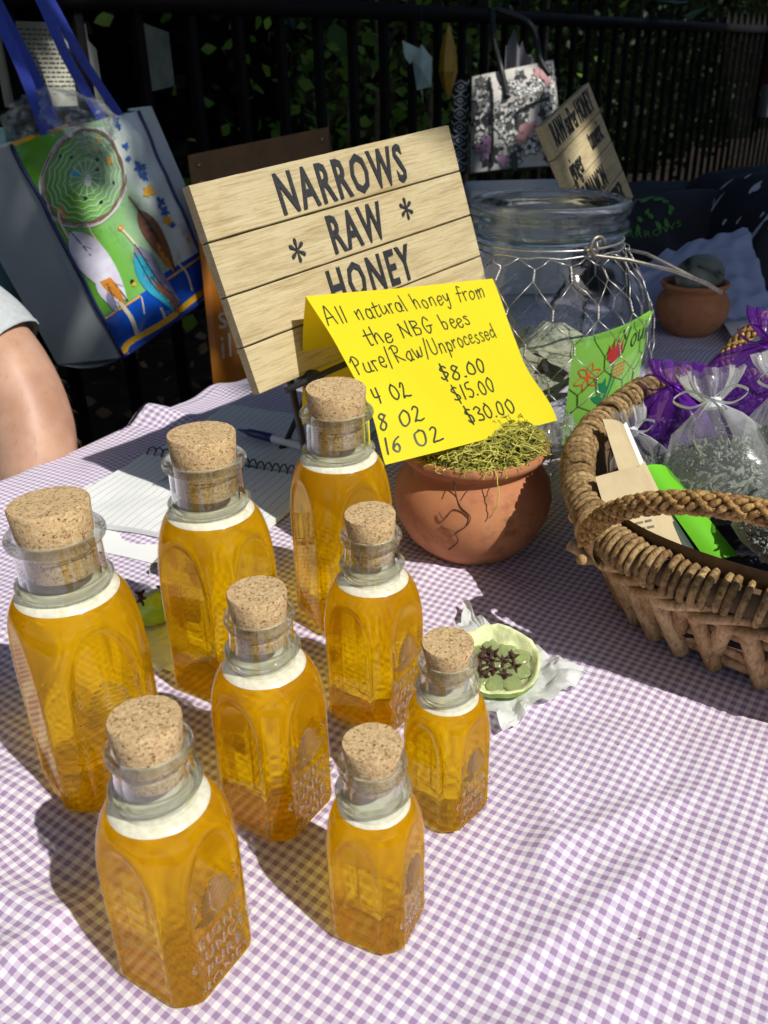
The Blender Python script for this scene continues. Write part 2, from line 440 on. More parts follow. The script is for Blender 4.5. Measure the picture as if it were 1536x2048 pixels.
def honeymat():
    t = NT('honey')
    zz = t.n('SeparateXYZ', {0: t.gen()}).outputs[2]
    nz = t.noise(3, 3, .5, t.gen())
    hz = t.math('ADD', zz, t.math('MULTIPLY', t.math('SUBTRACT', nz, .5), .25))
    g_ = t.n('BsdfGlass', {'Color': (1., .85, .05), 'Roughness': .0, 'IOR': 1.46}).outputs[0]
    x = t.n('BsdfTransparent', {'Color': (1., .82, .05)}).outputs[0]
    tl = t.n('BsdfTranslucent', {'Color': (1., .62, .02)}).outputs[0]
    df = t.n('BsdfDiffuse', {'Color': (1., .53, .012)}).outputs[0]
    cloud = t.mixs(.42, tl, df)
    # the cloudy mix takes a larger share towards the top
    f = t.ramp(hz, [(.08, (.05,) * 3), (.5, (.16,) * 3), (.95, (.46,) * 3)])
    return t.out(t.mixs(f, t.mixs(.38, g_, x), cloud))
m_honey = honeymat()
t = NT('foam'); nz = t.noise(220, 3, .6, t.obj())
m_foam = t.pbr(t.ramp(nz, [(.3, (.62, .58, .42)), (.7, (.80, .78, .64))]), .35, t.bump(nz, .2, .001), **{'Subsurface Weight': .25, 'Subsurface Radius': (.004, .003, .002), 'Subsurface Scale': 1.})
t = NT('cork')
vo = t.n('TexVoronoi', {'Vector': t.obj(), 'Scale': 900.}).outputs['Color']
vs = t.n('SeparateColor', {0: vo}).outputs[0]
nz = t.noise(380, 4, .7, t.obj())
cc_ = t.ramp(vs, [(0, (.36, .21, .095)), (.2, (.52, .35, .17)), (.75, (.60, .43, .22)), (1, (.68, .51, .29))])
pit = t.ramp(t.noise(520, 3, .65, t.obj()), [(.34, (.30, .19, .11)), (.43, (1, 1, 1))])
m_cork = t.pbr(t.mix(1., cc_, pit, 'MULTIPLY'), .9, t.bump(t.math('ADD', nz, vs), .5, .0008))
m_residue = plain('honey_residue', (.75, .62, .30), .5, .3, 300)

SZ = {  # face half, corner radius, shoulder start, shoulder end, foam low, foam high, neck r, bead z, lip z, lip r, cork top, cork r
 '16': (.0325, .0385, .078, .1335, .1305, .1350, .0232, .1385, .1680, .0262, .1838, .0214),
 '8': (.0263, .0312, .066, .1045, .1016, .1058, .0172, .1130, .1345, .0186, .1470, .0156),
 '4': (.0204, .0240, .050, .0815, .0802, .0832, .0148, .0890, .1060, .0160, .1157, .0139),
}
def dome(sz, z):
    a, rc, zs, zn = sz[:4]; rn = sz[6]
    if z <= zs: return rc
    k = min(1, (z - zs) / (zn - zs))
    return rn + (rc - rn) * sqrt(max(0, 1 - k ** 2.1))
def sect(sz, al, z, inset=0.):
    """radius of the jar body in direction al at height z: four flat panels cut into a round-shouldered jar"""
    a, rc = sz[0], sz[1]
    d = dome(sz, z)
    q = abs(((al + pi / 4) % (pi / 2)) - pi / 4)
    fr = a / cos(q)
    m = d - fr
    rec = .0011 * sstep(.0004, .0016, m) * sstep(.006, .009, z)
    k = .0006
    r = -k * math.log(math.exp(-(fr - rec) / k * 1.) + math.exp(-d / k)) + .0002
    foot = .0025 * (1 - sqrt(max(0, 1 - (max(0, .0035 - z) / .0035) ** 2)))
    return r - foot - inset
NA = 192
def ring(sz, z, inset=0., r=None):
    return [V(((sect(sz, 2 * pi * k / NA, z, inset) if r is None else r) * cos(2 * pi * k / NA), (sect(sz, 2 * pi * k / NA, z, inset) if r is None else r) * sin(2 * pi * k / NA), z)) for k in range(NA)]
def body_z(sz, top):
    zs = [.0, .0008, .002, .0035, .006, .0075, .009]
    z = .009
    while z < top - .0008:
        z += .0016; zs.append(min(z, top))
    if zs[-1] < top: zs.append(top)
    return zs
def letters(txts, size, depth, font_scale_x=1., spacing=1.15, align='CENTER', bevel=.0, res=2, off=0.):
    """lettering as mesh data: [(text, x, y, size)]"""
    allv, allf = [], []
    for tx, x, y, sz_ in txts:
        cu = bpy.data.curves.new('lettering', 'FONT'); cu.body = tx; cu.size = sz_; cu.align_x = align; cu.align_y = 'CENTER'
        cu.extrude = depth; cu.bevel_depth = bevel; cu.bevel_resolution = 0; cu.resolution_u = res; cu.space_character = spacing; cu.offset = off
        o = bpy.data.objects.new('lettering', cu); COL.objects.link(o)
        bpy.context.view_layer.update()
        me = bpy.data.meshes.new_from_object(o.evaluated_get(bpy.context.evaluated_depsgraph_get()))
        b_ = len(allv)
        allv += [(v.co.x * font_scale_x + x, v.co.y + y, v.co.z) for v in me.vertices]
        allf += [tuple(i + b_ for i in p.vertices) for p in me.polygons]
        bpy.data.objects.remove(o); bpy.data.curves.remove(cu); bpy.data.meshes.remove(me)
    return allv, allf
def embossing(sz, size):
    """raised skep, trees and words on one panel; panel plane: x across, y up, z out"""
    mb = MB(); a = sz[0]; H = sz[3]
    if size != '16':
        w_ = ['EIGHT' if size == '8' else 'FOUR', 'OUNCES', 'PURE', 'HONEY']
        fs = a * .36; y0 = H * .36
        v_, f_ = letters([(tx, 0, y0 - i * fs * 1.02, fs) for i, tx in enumerate(w_)], fs, .0003, .95, 1.2, bevel=.0001)
        mb.add(v_, f_)
    yb = H * .50; r = .00045
    for i in range(4):                                              # ground strokes
        y = yb - i * .0016
        mb.tube([(-a * .55 + i * .002, y - .001, 0), (a * .1, y, 0), (a * .6 - i * .003, y + .0007, 0)], r, 6)
    sk = [(-a * .38 * (1 - k / 7 * .15) * sqrt(max(.02, 1 - (k / 6.3) ** 2)), yb + .002 + k * a * .085) for k in range(7)]
    for x_, y_ in sk:                                               # coiled bee skep
        mb.tube([(x_, y_, 0), (0, y_ + .0006, .0002), (-x_, y_, 0)], .0006, 6)
    for sx in (-1, 1):                                              # little trees
        x_ = sx * a * .58
        mb.tube([(x_, yb, 0), (x_, yb + a * .5, 0)], r, 6)
        for k in range(3): mb.tube([(x_, yb + a * (.2 + k * .1), 0), (x_ - sx * a * .14, yb + a * (.32 + k * .1), 0)], r * .8, 5)
    return mb
m_emb = glassmat('embossed_glass', .3, .05)
PROTO = {}
def bottle_parts(size):
    sz = SZ[size]; a, rc, zs, zn, f0, f1, rn, bz, lz, lr, ct, crd = sz
    # glass: thin-walled body, thick neck with bead and lip
    g_ = MB(); P = [ring(sz, z) for z in body_z(sz, min(f0, zn))]
    P.insert(0, ring(sz, 0, r=.001)); P[1] = ring(sz, 0)
    if f0 < zn:
        for k in range(1, 5): P.append(ring(sz, lerp(f0, zn, k / 4)))
    g_.grid(P, 0, closed_v=True)
    th = .0032 if size != '16' else .0036
    pr = [(rn + .0004, zn), (rn, zn + (bz - zn) * .45), (rn, bz - .0028)]
    for k in range(9): pr.append((rn + .0030 * sin(pi * k / 8), bz - .0024 + .0048 * k / 8))
    pr += [(rn - .0004, bz + .004), (rn - .0004, lz - .008), (rn, lz - .006)]
    for k in range(9): ang = -pi / 2 + pi * k / 8; pr.append((lr - .0021 + .0021 * cos(ang), lz - .0026 + .0026 * sin(ang)))
    pr += [(rn - th + .0012, lz - .0004), (rn - th, lz - .0025), (rn - th, zn + .004), (rn - th + .0008, zn), (rn + .0002, zn - .0001)]
    i0 = len(g_.mi); g_.lathe(pr, 64, mi=1)
    for q_ in range(len(pr) - 1):
        zc = (pr[q_][1] + pr[q_ + 1][1]) / 2; rc_ = (pr[q_][0] + pr[q_ + 1][0]) / 2
        if (rc_ > rn - .0006 and abs(zc - bz) < .0032) or zc > lz - .0068:
            for k_ in range(64): g_.mi[i0 + q_ * 64 + k_] = 2
    glass = g_.build('glass', [m_body, m_neck, m_lip], angle=60)
    h_ = MB(); zz = [z for z in body_z(sz, f0) if z >= .0035]
    P = [ring(sz, .0036, r=.0005), ring(sz, .0036, .0016)] + [ring(sz, z, .0006) for z in zz[1:]]
    top = P[-1]; P.append([v * .5 + V((0, 0, f0 * .5)) for v in top]); P.append([v * .02 + V((0, 0, f0 * .98)) for v in top])
    honey = h_.grid(P, closed_v=True).build('honey', m_honey, angle=50)
    fm = MB(); P = []
    for k in range(6):
        z = lerp(f0 + .0001, f1, k / 5)
        rr = None if z <= zn else rn - .0012
        P.append(ring(sz, z, .0007, rr))
    top = P[-1]; P.insert(0, [v * V((.02, .02, 1)) for v in P[0]])
    P.append([V((v.x * .6, v.y * .6, v.z - .0006)) for v in top]); P.append([V((v.x * .02, v.y * .02, v.z - .0008)) for v in top])
    foam = fm.grid(P, closed_v=True).build('foam', m_foam, angle=60)
    ck = MB(); cb_ = bz + (.0035 if size != '16' else .0055); r0 = rn - th - .0003
    pr = [(.0001, cb_), (r0 * .93, cb_), (r0 * .95, cb_ + .0012), (r0, lz - .004)]
    if size != '4': pr[3:3] = [(r0 * .965, lz - .0125), (r0 * .93, lz - .0120), (r0 * .93, lz - .0112), (r0 * .97, lz - .0106)]
    pr += [(lerp(r0, crd, .35), lz + .001), (crd * .985, ct - .0012), (crd * .955, ct), (crd * .6, ct + .0001), (.0001, ct + .0001)]
    ck.lathe(pr, 56)
    for i, v in enumerate(ck.v):
        n_ = noise.noise((v[0] * 420, v[1] * 420, v[2] * 420)) * .00028
        rr = hypot(v[0], v[1]); ck.v[i] = (v[0] * (1 + n_ / max(rr, .004)), v[1] * (1 + n_ / max(rr, .004)), v[2] + n_ * .5)
    cork = ck.build('cork', m_cork, angle=40)
    em = embossing(sz, size).build('embossing', m_emb)
    em.matrix_local = Matrix.Translation((a - .0006, 0, 0)) @ frame((0, 1, 0), (0, 0, 1)).to_4x4()
    return [glass, honey, foam, cork, em]
R = random.Random(5)
for size, x, y, ph, lab in BOTTLES:
    e = thing('honey_bottle', (x, y, cz(x, y) + .0006), lab, 'honey bottle', 'corked honey bottles on the gingham cloth')
    e.rotation_euler.z = -pi / 4 + ph
    if size not in PROTO: ps = PROTO[size] = bottle_parts(size)
    else:
        ps = []
        for p in PROTO[size]: c = p.copy(); COL.objects.link(c); ps.append(c)
    for p in ps: p.parent = e
    ck = ps[3]; lz = SZ[size][8]
    ax = V((R.gauss(0, 1), R.gauss(0, 1), 0)).normalized(); rot = Matrix.Rotation(radians(R.uniform(1, 3.2)), 4, ax)
    ck.matrix_local = Matrix.Translation((0, 0, lz)) @ rot @ Matrix.Rotation(R.uniform(0, 6), 4, 'Z') @ Matrix.Translation((0, 0, -lz))
# ------------------------------------------------------------------ handwriting
HW = {
 'A': (1.5, [[(0, 0), (.55, 1.7), (.75, 1.75), (1.2, 0)], [(.25, .7), (1.1, .75)]]),
 'l': (.5, [[(.2, 1.75), (.18, 0)]]),
 'n': (1.0, [[(.1, 1), (.12, 0)], [(.12, .6), (.4, 1), (.7, .9), (.75, 0)]]),
 'a': (1.0, [[(.75, .85), (.4, 1), (.1, .6), (.15, .1), (.45, 0), (.72, .4), (.78, 1), (.78, .1), (.9, 0)]]),
 't': (.8, [[(.35, 1.6), (.32, .15), (.5, 0), (.65, .1)], [(0, 1.05), (.75, 1.1)]]),
 'u': (1.0, [[(.1, 1), (.12, .2), (.4, 0), (.7, .3), (.75, 1), (.78, .1), (.9, 0)]]),
 'r': (.75, [[(.1, 1), (.12, 0)], [(.12, .6), (.35, .95), (.65, .95)]]),
 'h': (1.0, [[(.12, 1.75), (.12, 0)], [(.12, .6), (.4, .98), (.7, .85), (.76, 0)]]),
 'o': (.95, [[(.45, 1), (.1, .75), (.12, .2), (.4, 0), (.75, .3), (.72, .8), (.45, 1)]]),
 'e': (.9, [[(.12, .5), (.7, .6), (.65, .9), (.38, 1), (.1, .65), (.15, .15), (.45, 0), (.78, .2)]]),
 'y': (1.0, [[(.1, 1), (.2, .4), (.45, .3), (.7, .6), (.75, 1)], [(.75, 1), (.7, -.3), (.4, -.7), (.15, -.4)]]),
 'f': (.8, [[(.75, 1.55), (.5, 1.75), (.32, 1.3), (.3, 0)], [(.05, .95), (.65, 1.0)]]),
 'm': (1.4, [[(.1, 1), (.12, 0)], [(.12, .6), (.35, 1), (.58, .8), (.6, 0)], [(.6, .6), (.85, 1), (1.1, .85), (1.14, 0)]]),
 'N': (1.3, [[(.1, 0), (.15, 1.6)], [(.15, 1.6), (.95, .05)], [(.95, .05), (1.0, 1.65)]]),
 'B': (1.2, [[(.12, 1.65), (.12, 0)], [(.12, 1.65), (.7, 1.55), (.75, 1.1), (.15, .9), (.85, .75), (.85, .15), (.12, 0)]]),
 'G': (1.35, [[(1.0, 1.35), (.65, 1.65), (.15, 1.1), (.15, .35), (.6, 0), (1.0, .3), (1.0, .75)], [(.55, .75), (1.3, .8)]]),
 'b': (.95, [[(.12, 1.75), (.12, .05)], [(.12, .6), (.45, 1), (.75, .6), (.55, .05), (.12, .1)]]),
 's': (.8, [[(.65, .9), (.35, 1), (.15, .75), (.55, .4), (.6, .1), (.3, 0), (.05, .12)]]),
 'P': (1.2, [[(.3, 1.6), (.3, -.2)], [(.0, 1.3), (.4, 1.75), (.95, 1.5), (.85, .95), (.3, .75)]]),
 '/': (.9, [[(.75, 1.95), (.15, -.35)]]),
 'R': (1.3, [[(.2, 1.6), (.2, 0)], [(.05, 1.4), (.5, 1.75), (.9, 1.4), (.75, 1.0), (.22, .85), (.6, .5), (1.1, 0)]]),
 'w': (1.3, [[(.05, 1), (.2, .1), (.4, .05), (.58, .8), (.7, .1), (.9, .05), (1.1, .5), (1.1, 1)]]),
 'U': (1.3, [[(.1, 1.7), (.12, .4), (.45, 0), (.9, .3), (1.0, 1.7)]]),
 'p': (1.0, [[(.12, 1), (.12, -.7)], [(.12, .65), (.45, 1), (.78, .6), (.5, .05), (.12, .2)]]),
 'c': (.85, [[(.7, .85), (.4, 1), (.1, .6), (.2, .1), (.5, 0), (.75, .2)]]),
 'd': (1.0, [[(.7, .85), (.4, 1), (.1, .6), (.2, .05), (.5, .05), (.74, .4)], [(.76, 1.75), (.78, 0)]]),
 '$': (1.1, [[(.85, 1.35), (.5, 1.5), (.2, 1.15), (.75, .7), (.75, .3), (.4, .15), (.1, .35)], [(.4, 1.85), (.6, -.2)]]),
 '8': (1.1, [[(.8, 1.4), (.4, 1.6), (.2, 1.2), (.75, .6), (.7, .1), (.3, 0), (.15, .4), (.9, 1.35)]]),
 '.': (.5, [[(.15, .1), (.2, .06), (.22, .1)]]),
 '0': (1.1, [[(.5, 1.5), (.15, 1.1), (.15, .35), (.5, 0), (.85, .4), (.85, 1.1), (.5, 1.5)]]),
 '1': (.6, [[(.25, 1.6), (.25, 0)]]),
 '5': (1.0, [[(.8, 1.6), (.3, 1.55), (.2, .95), (.6, .95), (.8, .5), (.5, 0), (.12, .15)]]),
 '3': (1.0, [[(.15, 1.4), (.5, 1.6), (.75, 1.25), (.35, .85), (.8, .6), (.7, .1), (.15, .1)]]),
 'O': (1.3, [[(.6, 1.55), (.15, 1.1), (.2, .3), (.6, 0), (1.0, .4), (1.0, 1.2), (.6, 1.55)]]),
 '2': (1.2, [[(.15, 1.3), (.45, 1.6), (.75, 1.25), (.15, .1), (.4, .1), (.8, .05), (1.15, .2)]]),
 '6': (1.0, [[(.75, 1.5), (.3, 1.1), (.15, .4), (.45, 0), (.75, .4), (.5, .75), (.2, .5)]]),
 '4': (1.1, [[(.2, 1.5), (.15, .7), (.85, .7)], [(.7, 1.6), (.65, 0)]]),
 'Y': (1.2, [[(.05, 1.7), (.5, .9)], [(1.0, 1.8), (.35, -.2)]]),
 'S': (1.0, [[(.8, 1.5), (.45, 1.65), (.2, 1.25), (.75, .7), (.7, .15), (.1, .1)]]),
 'k': (.9, [[(.12, 1.75), (.12, 0)], [(.7, 1), (.15, .5), (.75, 0)]]),
 'H': (1.1, [[(.1, 1.6), (.1, 0)], [(.85, 1.65), (.85, 0)], [(.1, .8), (.85, .85)]]),
 'i': (.45, [[(.2, 1), (.2, 0)], [(.2, 1.4), (.22, 1.45)]]),
 '-': (.8, [[(.1, .6), (.7, .62)]]),
}
def write(mb, text, x, y, xh, f, wid=.0007, R=random.Random(2), gap=.12, skip=0, mi=0):
    """pen strokes along f(u, v) -> (point, normal); xh = height of a small letter"""
    cx_ = x
    for i, ch in enumerate(text):
        if ch == ' ': cx_ += xh * .85; continue
        w_, st = HW[ch]
        y_ = y; y = y + xh * R.gauss(0, .07)
        if i >= skip:
            for sk in st:
                jit = [(px + R.gauss(0, .045) + py * .06, py + R.gauss(0, .05)) for px, py in sk]
                pts = catmull(jit, 5) if len(jit) > 2 else [V((*jit[0], 0)).lerp(V((*jit[1], 0)), k / 4) for k in range(5)]
                stroke(mb, [(cx_ + p.x * xh, y + p.y * xh) for p in pts], f, wid, mi)
        y = y_; cx_ += (w_ * R.uniform(.93, 1.07) + gap) * xh
    return cx_
def stroke(mb, pts, f, wid, mi=0):
    """a flat ink ribbon hugging the sheet"""
    L, Rr = [], []
    n = len(pts)
    for i in range(n):
        a = pts[max(i - 1, 0)]; b = pts[min(i + 1, n - 1)]
        dx, dy = b[0] - a[0], b[1] - a[1]; l = hypot(dx, dy) or 1
        nx, ny = -dy / l * wid / 2, dx / l * wid / 2
        L.append(f(pts[i][0] + nx, pts[i][1] + ny)); Rr.append(f(pts[i][0] - nx, pts[i][1] - ny))
    mb.grid([L, Rr], mi)
    if n > 1:
        for p in (pts[0], pts[-1]):
            c = f(*p); ring_ = [f(p[0] + wid / 2 * cos(q * pi / 4), p[1] + wid / 2 * sin(q * pi / 4)) for q in range(8)]
            mb.add([V(c) + (V(f(p[0] + 1e-4, p[1])) - V(c)) * 0] + ring_, [(0, 1 + q, 1 + (q + 1) % 8) for q in range(8)], mi)
def blob(mb, cx_, cy_, r, f, n=10, sq=1., rot=0., mi=0, R=None, jag=0.):
    ring_ = []
    for q in range(n):
        a = 2 * pi * q / n; rr = r * (1 + (R.uniform(-jag, jag) if R else 0))
        x, y = rr * cos(a), rr * sq * sin(a)
        ring_.append(f(cx_ + x * cos(rot) - y * sin(rot), cy_ + x * sin(rot) + y * cos(rot)))
    mb.add([f(cx_, cy_)] + ring_, [(0, 1 + q, 1 + (q + 1) % n) for q in range(n)], mi)
def poly(mb, pts, f, mi=0):
    mb.add([f(*p) for p in pts], [tuple(range(len(pts)))], mi)
def petal(mb, x, y, L, W, rot, f, mi=0, n=7):
    """a pointed leaf / feather outline lying on a sheet"""
    up, dn = [], []
    for i in range(n + 1):
        t_ = i / n; w_ = W * sin(pi * t_ ** .75) * .5
        for lst, s_ in ((up, 1), (dn, -1)):
            px, py = L * t_, s_ * w_
            lst.append(f(x + px * cos(rot) - py * sin(rot), y + px * sin(rot) + py * cos(rot)))
    mb.grid([up, dn], mi)
def m_ink(name, c, rough=.5): return plain(name, c, rough)

# ------------------------------------------------------------------ the wooden name board on its stand
t = NT('pale_wood')
vec = t.scl(t.obj(), (2.2, 30., 30.))
nz = t.noise(4, 6, .65, vec, .6)
wc = t.ramp(nz, [(.28, (.42, .33, .18)), (.48, (.54, .455, .27)), (.7, (.60, .515, .32))])
fle = t.ramp(t.noise(9, 3, .8, t.scl(t.obj(), (14, 190, 60))), [(.60, (1, 1, 1)), (.72, (.62, .50, .34))])
ri = t.n('NewGeometry').outputs['Random Per Island']
wc = t.mix(1., wc, t.ramp(t.noise(7, 6, .75, t.scl(t.obj(), (3.5, 85., 60.)), .4), [(.36, (.70, .62, .50)), (.52, (1, 1, 1))]), 'MULTIPLY')
wc = t.mix(1., wc, t.ramp(t.noise(11, 5, .7, t.obj()), [(.5, (1, 1, 1)), (.75, (.86, .78, .64))]), 'MULTIPLY')
wc = t.mix(1., t.mix(1., wc, fle, 'MULTIPLY'), t.ramp(ri, [(0, (.90, .88, .84)), (1, (1, 1, 1))]), 'MULTIPLY')
m_wood = t.pbr(wc, .72, t.bump(nz, .35, .0012))
m_woodback = plain('wood_edge', (.36, .235, .12), .8, .25, 60, .2)
m_gloss = plain('black_letter', (.008, .009, .014), .38, .4, 900, .5)
m_black = plain('black_metal', (.012, .012, .013), .45, .2, 90)
def plank(mb, x0, x1, y0, y1, th, R, mi=0, n=26):
    """one plank, front face up in z, softly wavy edges"""
    F, Bk = [], []
    for i in range(n + 1):
        x = lerp(x0, x1, i / n); a = .00025 * noise.noise((x * 60, y0 * 90, 1)); b = .00025 * noise.noise((x * 60, y1 * 90, 2)); c = .0008
        F.append([(x, y0 + a, -th), (x, y0 + a, -c), (x, y0 + a + c, 0), (x, y1 + b - c, 0), (x, y1 + b, -c), (x, y1 + b, -th)])
    mb.grid(F, mi, closed_v=True)
    e0 = len(mb.v) - 6 * (n + 1); e1 = len(mb.v) - 6
    mb.f += [tuple(e0 + k for k in range(6)), tuple(e1 + 5 - k for k in range(6))]; mb.mi += [mi, mi]
def board(name, BL_, rx, dn, W, heights, label, cat, lines, group=None):
    """slatted sign: BL_ lower left corner of the face, rx along, dn downwards"""
    up = -V(dn).normalized(); M = frame(rx, up)
    e = thing(name, BL_, label, cat, group, M=M)
    R = random.Random(len(label)); y = 0
    for hgt in heights:
        pm = MB(); plank(pm, 0, W, y + .0006, y + hgt - .0007, .010, R)
        pm.build('plank', m_wood, e, angle=35); y += hgt
    bk = MB()
    for fx in (.16, .84): bk.box((W * fx, y / 2, -.0135), .022, y * .94, .0065)
    bk.box((W / 2, y / 2, -.0108), W * .985, y * .985, .0012)
    bk.build('batten', m_woodback, e, smooth=False)
    for fn in lines: fn(e)
    return e, M
BLs = V((-.0979, .6754, .1449)); rx = V((.6931, .7167, .0776)); dn = V((.2689, -.1319, -.9541))
def textline(tx, x, y, size, sx=.58, sp=1.05, off=.006, name='lettering'):
    def fn(e):
        v_, f_ = letters([(tx, x, y, size)], size, .0005, sx, sp, off=off * size)
        o = MB().add([(a, b, c + .0006) for a, b, c in v_], f_).build(name, m_gloss, e, smooth=False)
    return fn
hs = [.0395, .0405, .0425, .0436]
yc = [0]
for hh in hs: yc.append(yc[-1] + hh)
mid = lambda i: (yc[i] + yc[i + 1]) / 2
bW = .3045
board('name_board', BLs, rx, dn, bW, hs, 'large pale wooden slat sign reading NARROWS RAW HONEY', 'sign', [
 textline('NARROWS', .1545, mid(3) - .003, .0455, .60, 1.22, .022), textline('RAW', .152, mid(2) - .002, .0445, .60, 1.18, .022),
 textline('HONEY', .154, mid(1) - .003, .0440, .60, 1.26, .022), textline('*', .081, mid(2) - .0125, .044, .85), textline('*', .2185, mid(2) - .0065, .044, .85)])
# black easel that carries it
up = -dn; nrm = frame(rx, up).col[2]
st = thing('sign_easel', (0, 0, 0), 'black metal easel holding up the large wooden sign', 'easel')
def onb(x, y, z): return BLs + rx.normalized() * x + up.normalized() * y + nrm * z
lb = MB(); lb.tube([onb(.020, -.0035, .008), onb(.29, -.0035, .008)], .0028, 8)
for x_ in (.055, .24): lb.tube([onb(x_, -.0035, .008), onb(x_, -.0035, -.016), onb(x_, .06, -.019)], .0028, 8); lb.ell(onb(x_, -.006, .0), .011, .008, .009, 12, 8)
lb.build('ledge', m_black, st)
for x_, dy in ((.055, 0), (.24, 0), (.15, .13)):
    a = onb(x_, .05, -.019); b = V((a.x, a.y, 0)) + (V((.02, .03, 0)) if not dy else V((-.09, .10, 0)))
    b.z = cz(b.x, b.y) + .004
    MB().tube([a, a.lerp(b, .5), b], [.0035, .0035, .003], 8).ell(b, .006, .006, .004, 10, 6).build('leg', m_black, st)

# ------------------------------------------------------------------ yellow price note
m_yel = NT('yellow_paper')
nz = m_yel.noise(3, 4, .6, m_yel.obj()); 
d_ = m_yel.n('BsdfPrincipled', {'Base Color': m_yel.ramp(nz, [(.3, (.83, .70, .006)), (.7, (.88, .77, .012))]), 'Roughness': .75}).outputs[0]
l_ = m_yel.n('BsdfTranslucent', {'Color': (.85, .62, .01)}).outputs[0]
m_yel = m_yel.out(m_yel.mixs(.25, d_, l_))
nTL, nTR, nBL, nBR = V((-.0585, .7055, .2165)), V((.112, .868, .1905)), V((.0092, .600, .1157)), V((.149, .746, .0864))
def noteF(u, v):
    """u 0..1 across, v 0..1 from the bottom up, gently curled"""
    p = nBL.lerp(nBR, u).lerp(nTL.lerp(nTR, u), v)
    n_ = V((.60, -.66, .42)).normalized()
    p = p + n_ * (.010 * sin(pi * u) * (1 - v * .6) + .006 * sin(pi * v) * (1 - u) - .006 * sin(pi * u) * v + .0035 * noise.noise((u * 3, v * 3, 4)))
    c = sstep(.62, 1, u) * sstep(.45, 0, v); p = p + n_ * .014 * c
    c = sstep(.25, 0, u) * sstep(.35, 0, v); p = p - n_ * .012 * c
    return p
nn_ = V((.60, -.66, .42)).normalized()
note = MB(); NU = 28
front = [[noteF(i / NU, j / NU) for j in range(NU + 1)] for i in range(NU + 1)]
note.grid(front)
e = thing('price_note', (0, 0, 0), 'yellow folded paper with handwritten honey prices', 'note')
note.build('front_sheet', m_yel, e)
bf = MB(); bk = [[None] * 9 for _ in range(NU + 1)]
for i in range(NU + 1):
    for j in range(9):
        u_, v_ = i / NU, j / 8
        tpt = noteF(u_, 1.0); drop = V((-.010, .022, -.118 + .0 * u_)) * v_
        bk[i][j] = tpt + drop - nn_ * .004 * sin(pi * min(1, v_ * 3) * .5)
bf.grid(bk).build('back_flap', m_yel, e)
ink = MB(); NW, NH = .222, .150
f = lambda x, y: noteF(x / NW, y / NH) + nn_ * .0005
R = random.Random(4)
def wline(tx, u0, u1, v, xh, slope=0., wid=.0012, gap=.12, skip=0):
    """one written line from u0 to u1 of the sheet"""
    tmp = MB(); end = write(tmp, tx, 0, 0, 1., lambda x, y: (x, y, 0), .1, random.Random(1), gap)
    sx_ = (u1 - u0) * NW / end
    g_ = lambda x, y: f(u0 * NW + x * sx_ / xh, v * NH + y + slope * x * sx_ / xh)
    write(ink, tx, 0, 0, xh, g_, wid, R, gap, skip)
wline('All natural honey from', .015, .92, .805, .0090, .055)
wline('the NBG bees', .142, .754, .655, .0088, .05)
wline('Pure/Raw/Unprocessed', .012, .89, .50, .0085, .07)
wline('$8.00', .414, .712, .375, .0082, .03, .0014); wline('$15.00', .429, .713, .245, .0084, .03, .0014); wline('$30.00', .434, .763, .10, .0084, .03, .0014)
wline('4 O2', .03, .207, .325, .0080, 0, .0014); wline('8 O2', .012, .225, .180, .0080, 0, .0014); wline('16 O2', .012, .277, .055, .0080, 0, .0014)
ink.build('handwriting', m_ink('pen_ink', (.018, .035, .015)), e, smooth=False)

# ------------------------------------------------------------------ terracotta pot with moss
t = NT('terracotta'); nz = t.noise(16, 5, .65, t.obj()); n2 = t.noise(90, 3, .6, t.obj())
tc = t.ramp(nz, [(.3, (.36, .135, .055)), (.55, (.47, .195, .085)), (.8, (.52, .27, .14))])
st_ = t.ramp(t.noise(20, 7, .78, t.obj()), [(.54, (1, 1, 1)), (.72, (.38, .34, .30))])
m_terra = t.pbr(t.mix(1., tc, st_, 'MULTIPLY'), .85, t.bump(n2, .2, .001))
def pot(name, c, s, label):
    e = thing(name, c, label, 'flower pot', 'terracotta pots')
    pr = [(.001, 0), (.040, 0), (.045, .003), (.057, .016), (.0655, .034), (.068, .048), (.066, .062), (.060, .073), (.0545, .078), (.0535, .0815), (.0565, .085), (.0615, .089), (.0630, .0935), (.0610, .0970), (.0565, .0965), (.0530, .090), (.052, .078), (.056, .066), (.001, .064)]
    MB().lathe([(r * s, z * s) for r, z in pr], 64).build('body', m_terra, e, angle=60)
    so_ = MB(); P = []
    for k in range(8):
        P.append([((.0535 * k / 7) * s * cos(a * pi / 14), (.0535 * k / 7) * s * sin(a * pi / 14), s * (.080 + .004 * noise.noise((k, a * .7, 1)))) for a in range(28)])
    so_.grid(P, closed_v=True).build('soil', m_soil, e)
    return e
PX, PY = .077, .684
pot('terracotta_pot', (PX, PY, cz(PX, PY)), 1., 'round sunlit terracotta pot filled with moss under the yellow note')
t = NT('moss'); ri = t.n('NewGeometry').outputs['Random Per Island']
m_moss = t.pbr(t.ramp(ri, [(0, (.10, .10, .015)), (.35, (.30, .29, .035)), (.7, (.46, .43, .06)), (1, (.62, .57, .15))]), .8)
R = random.Random(9); ms = MB()
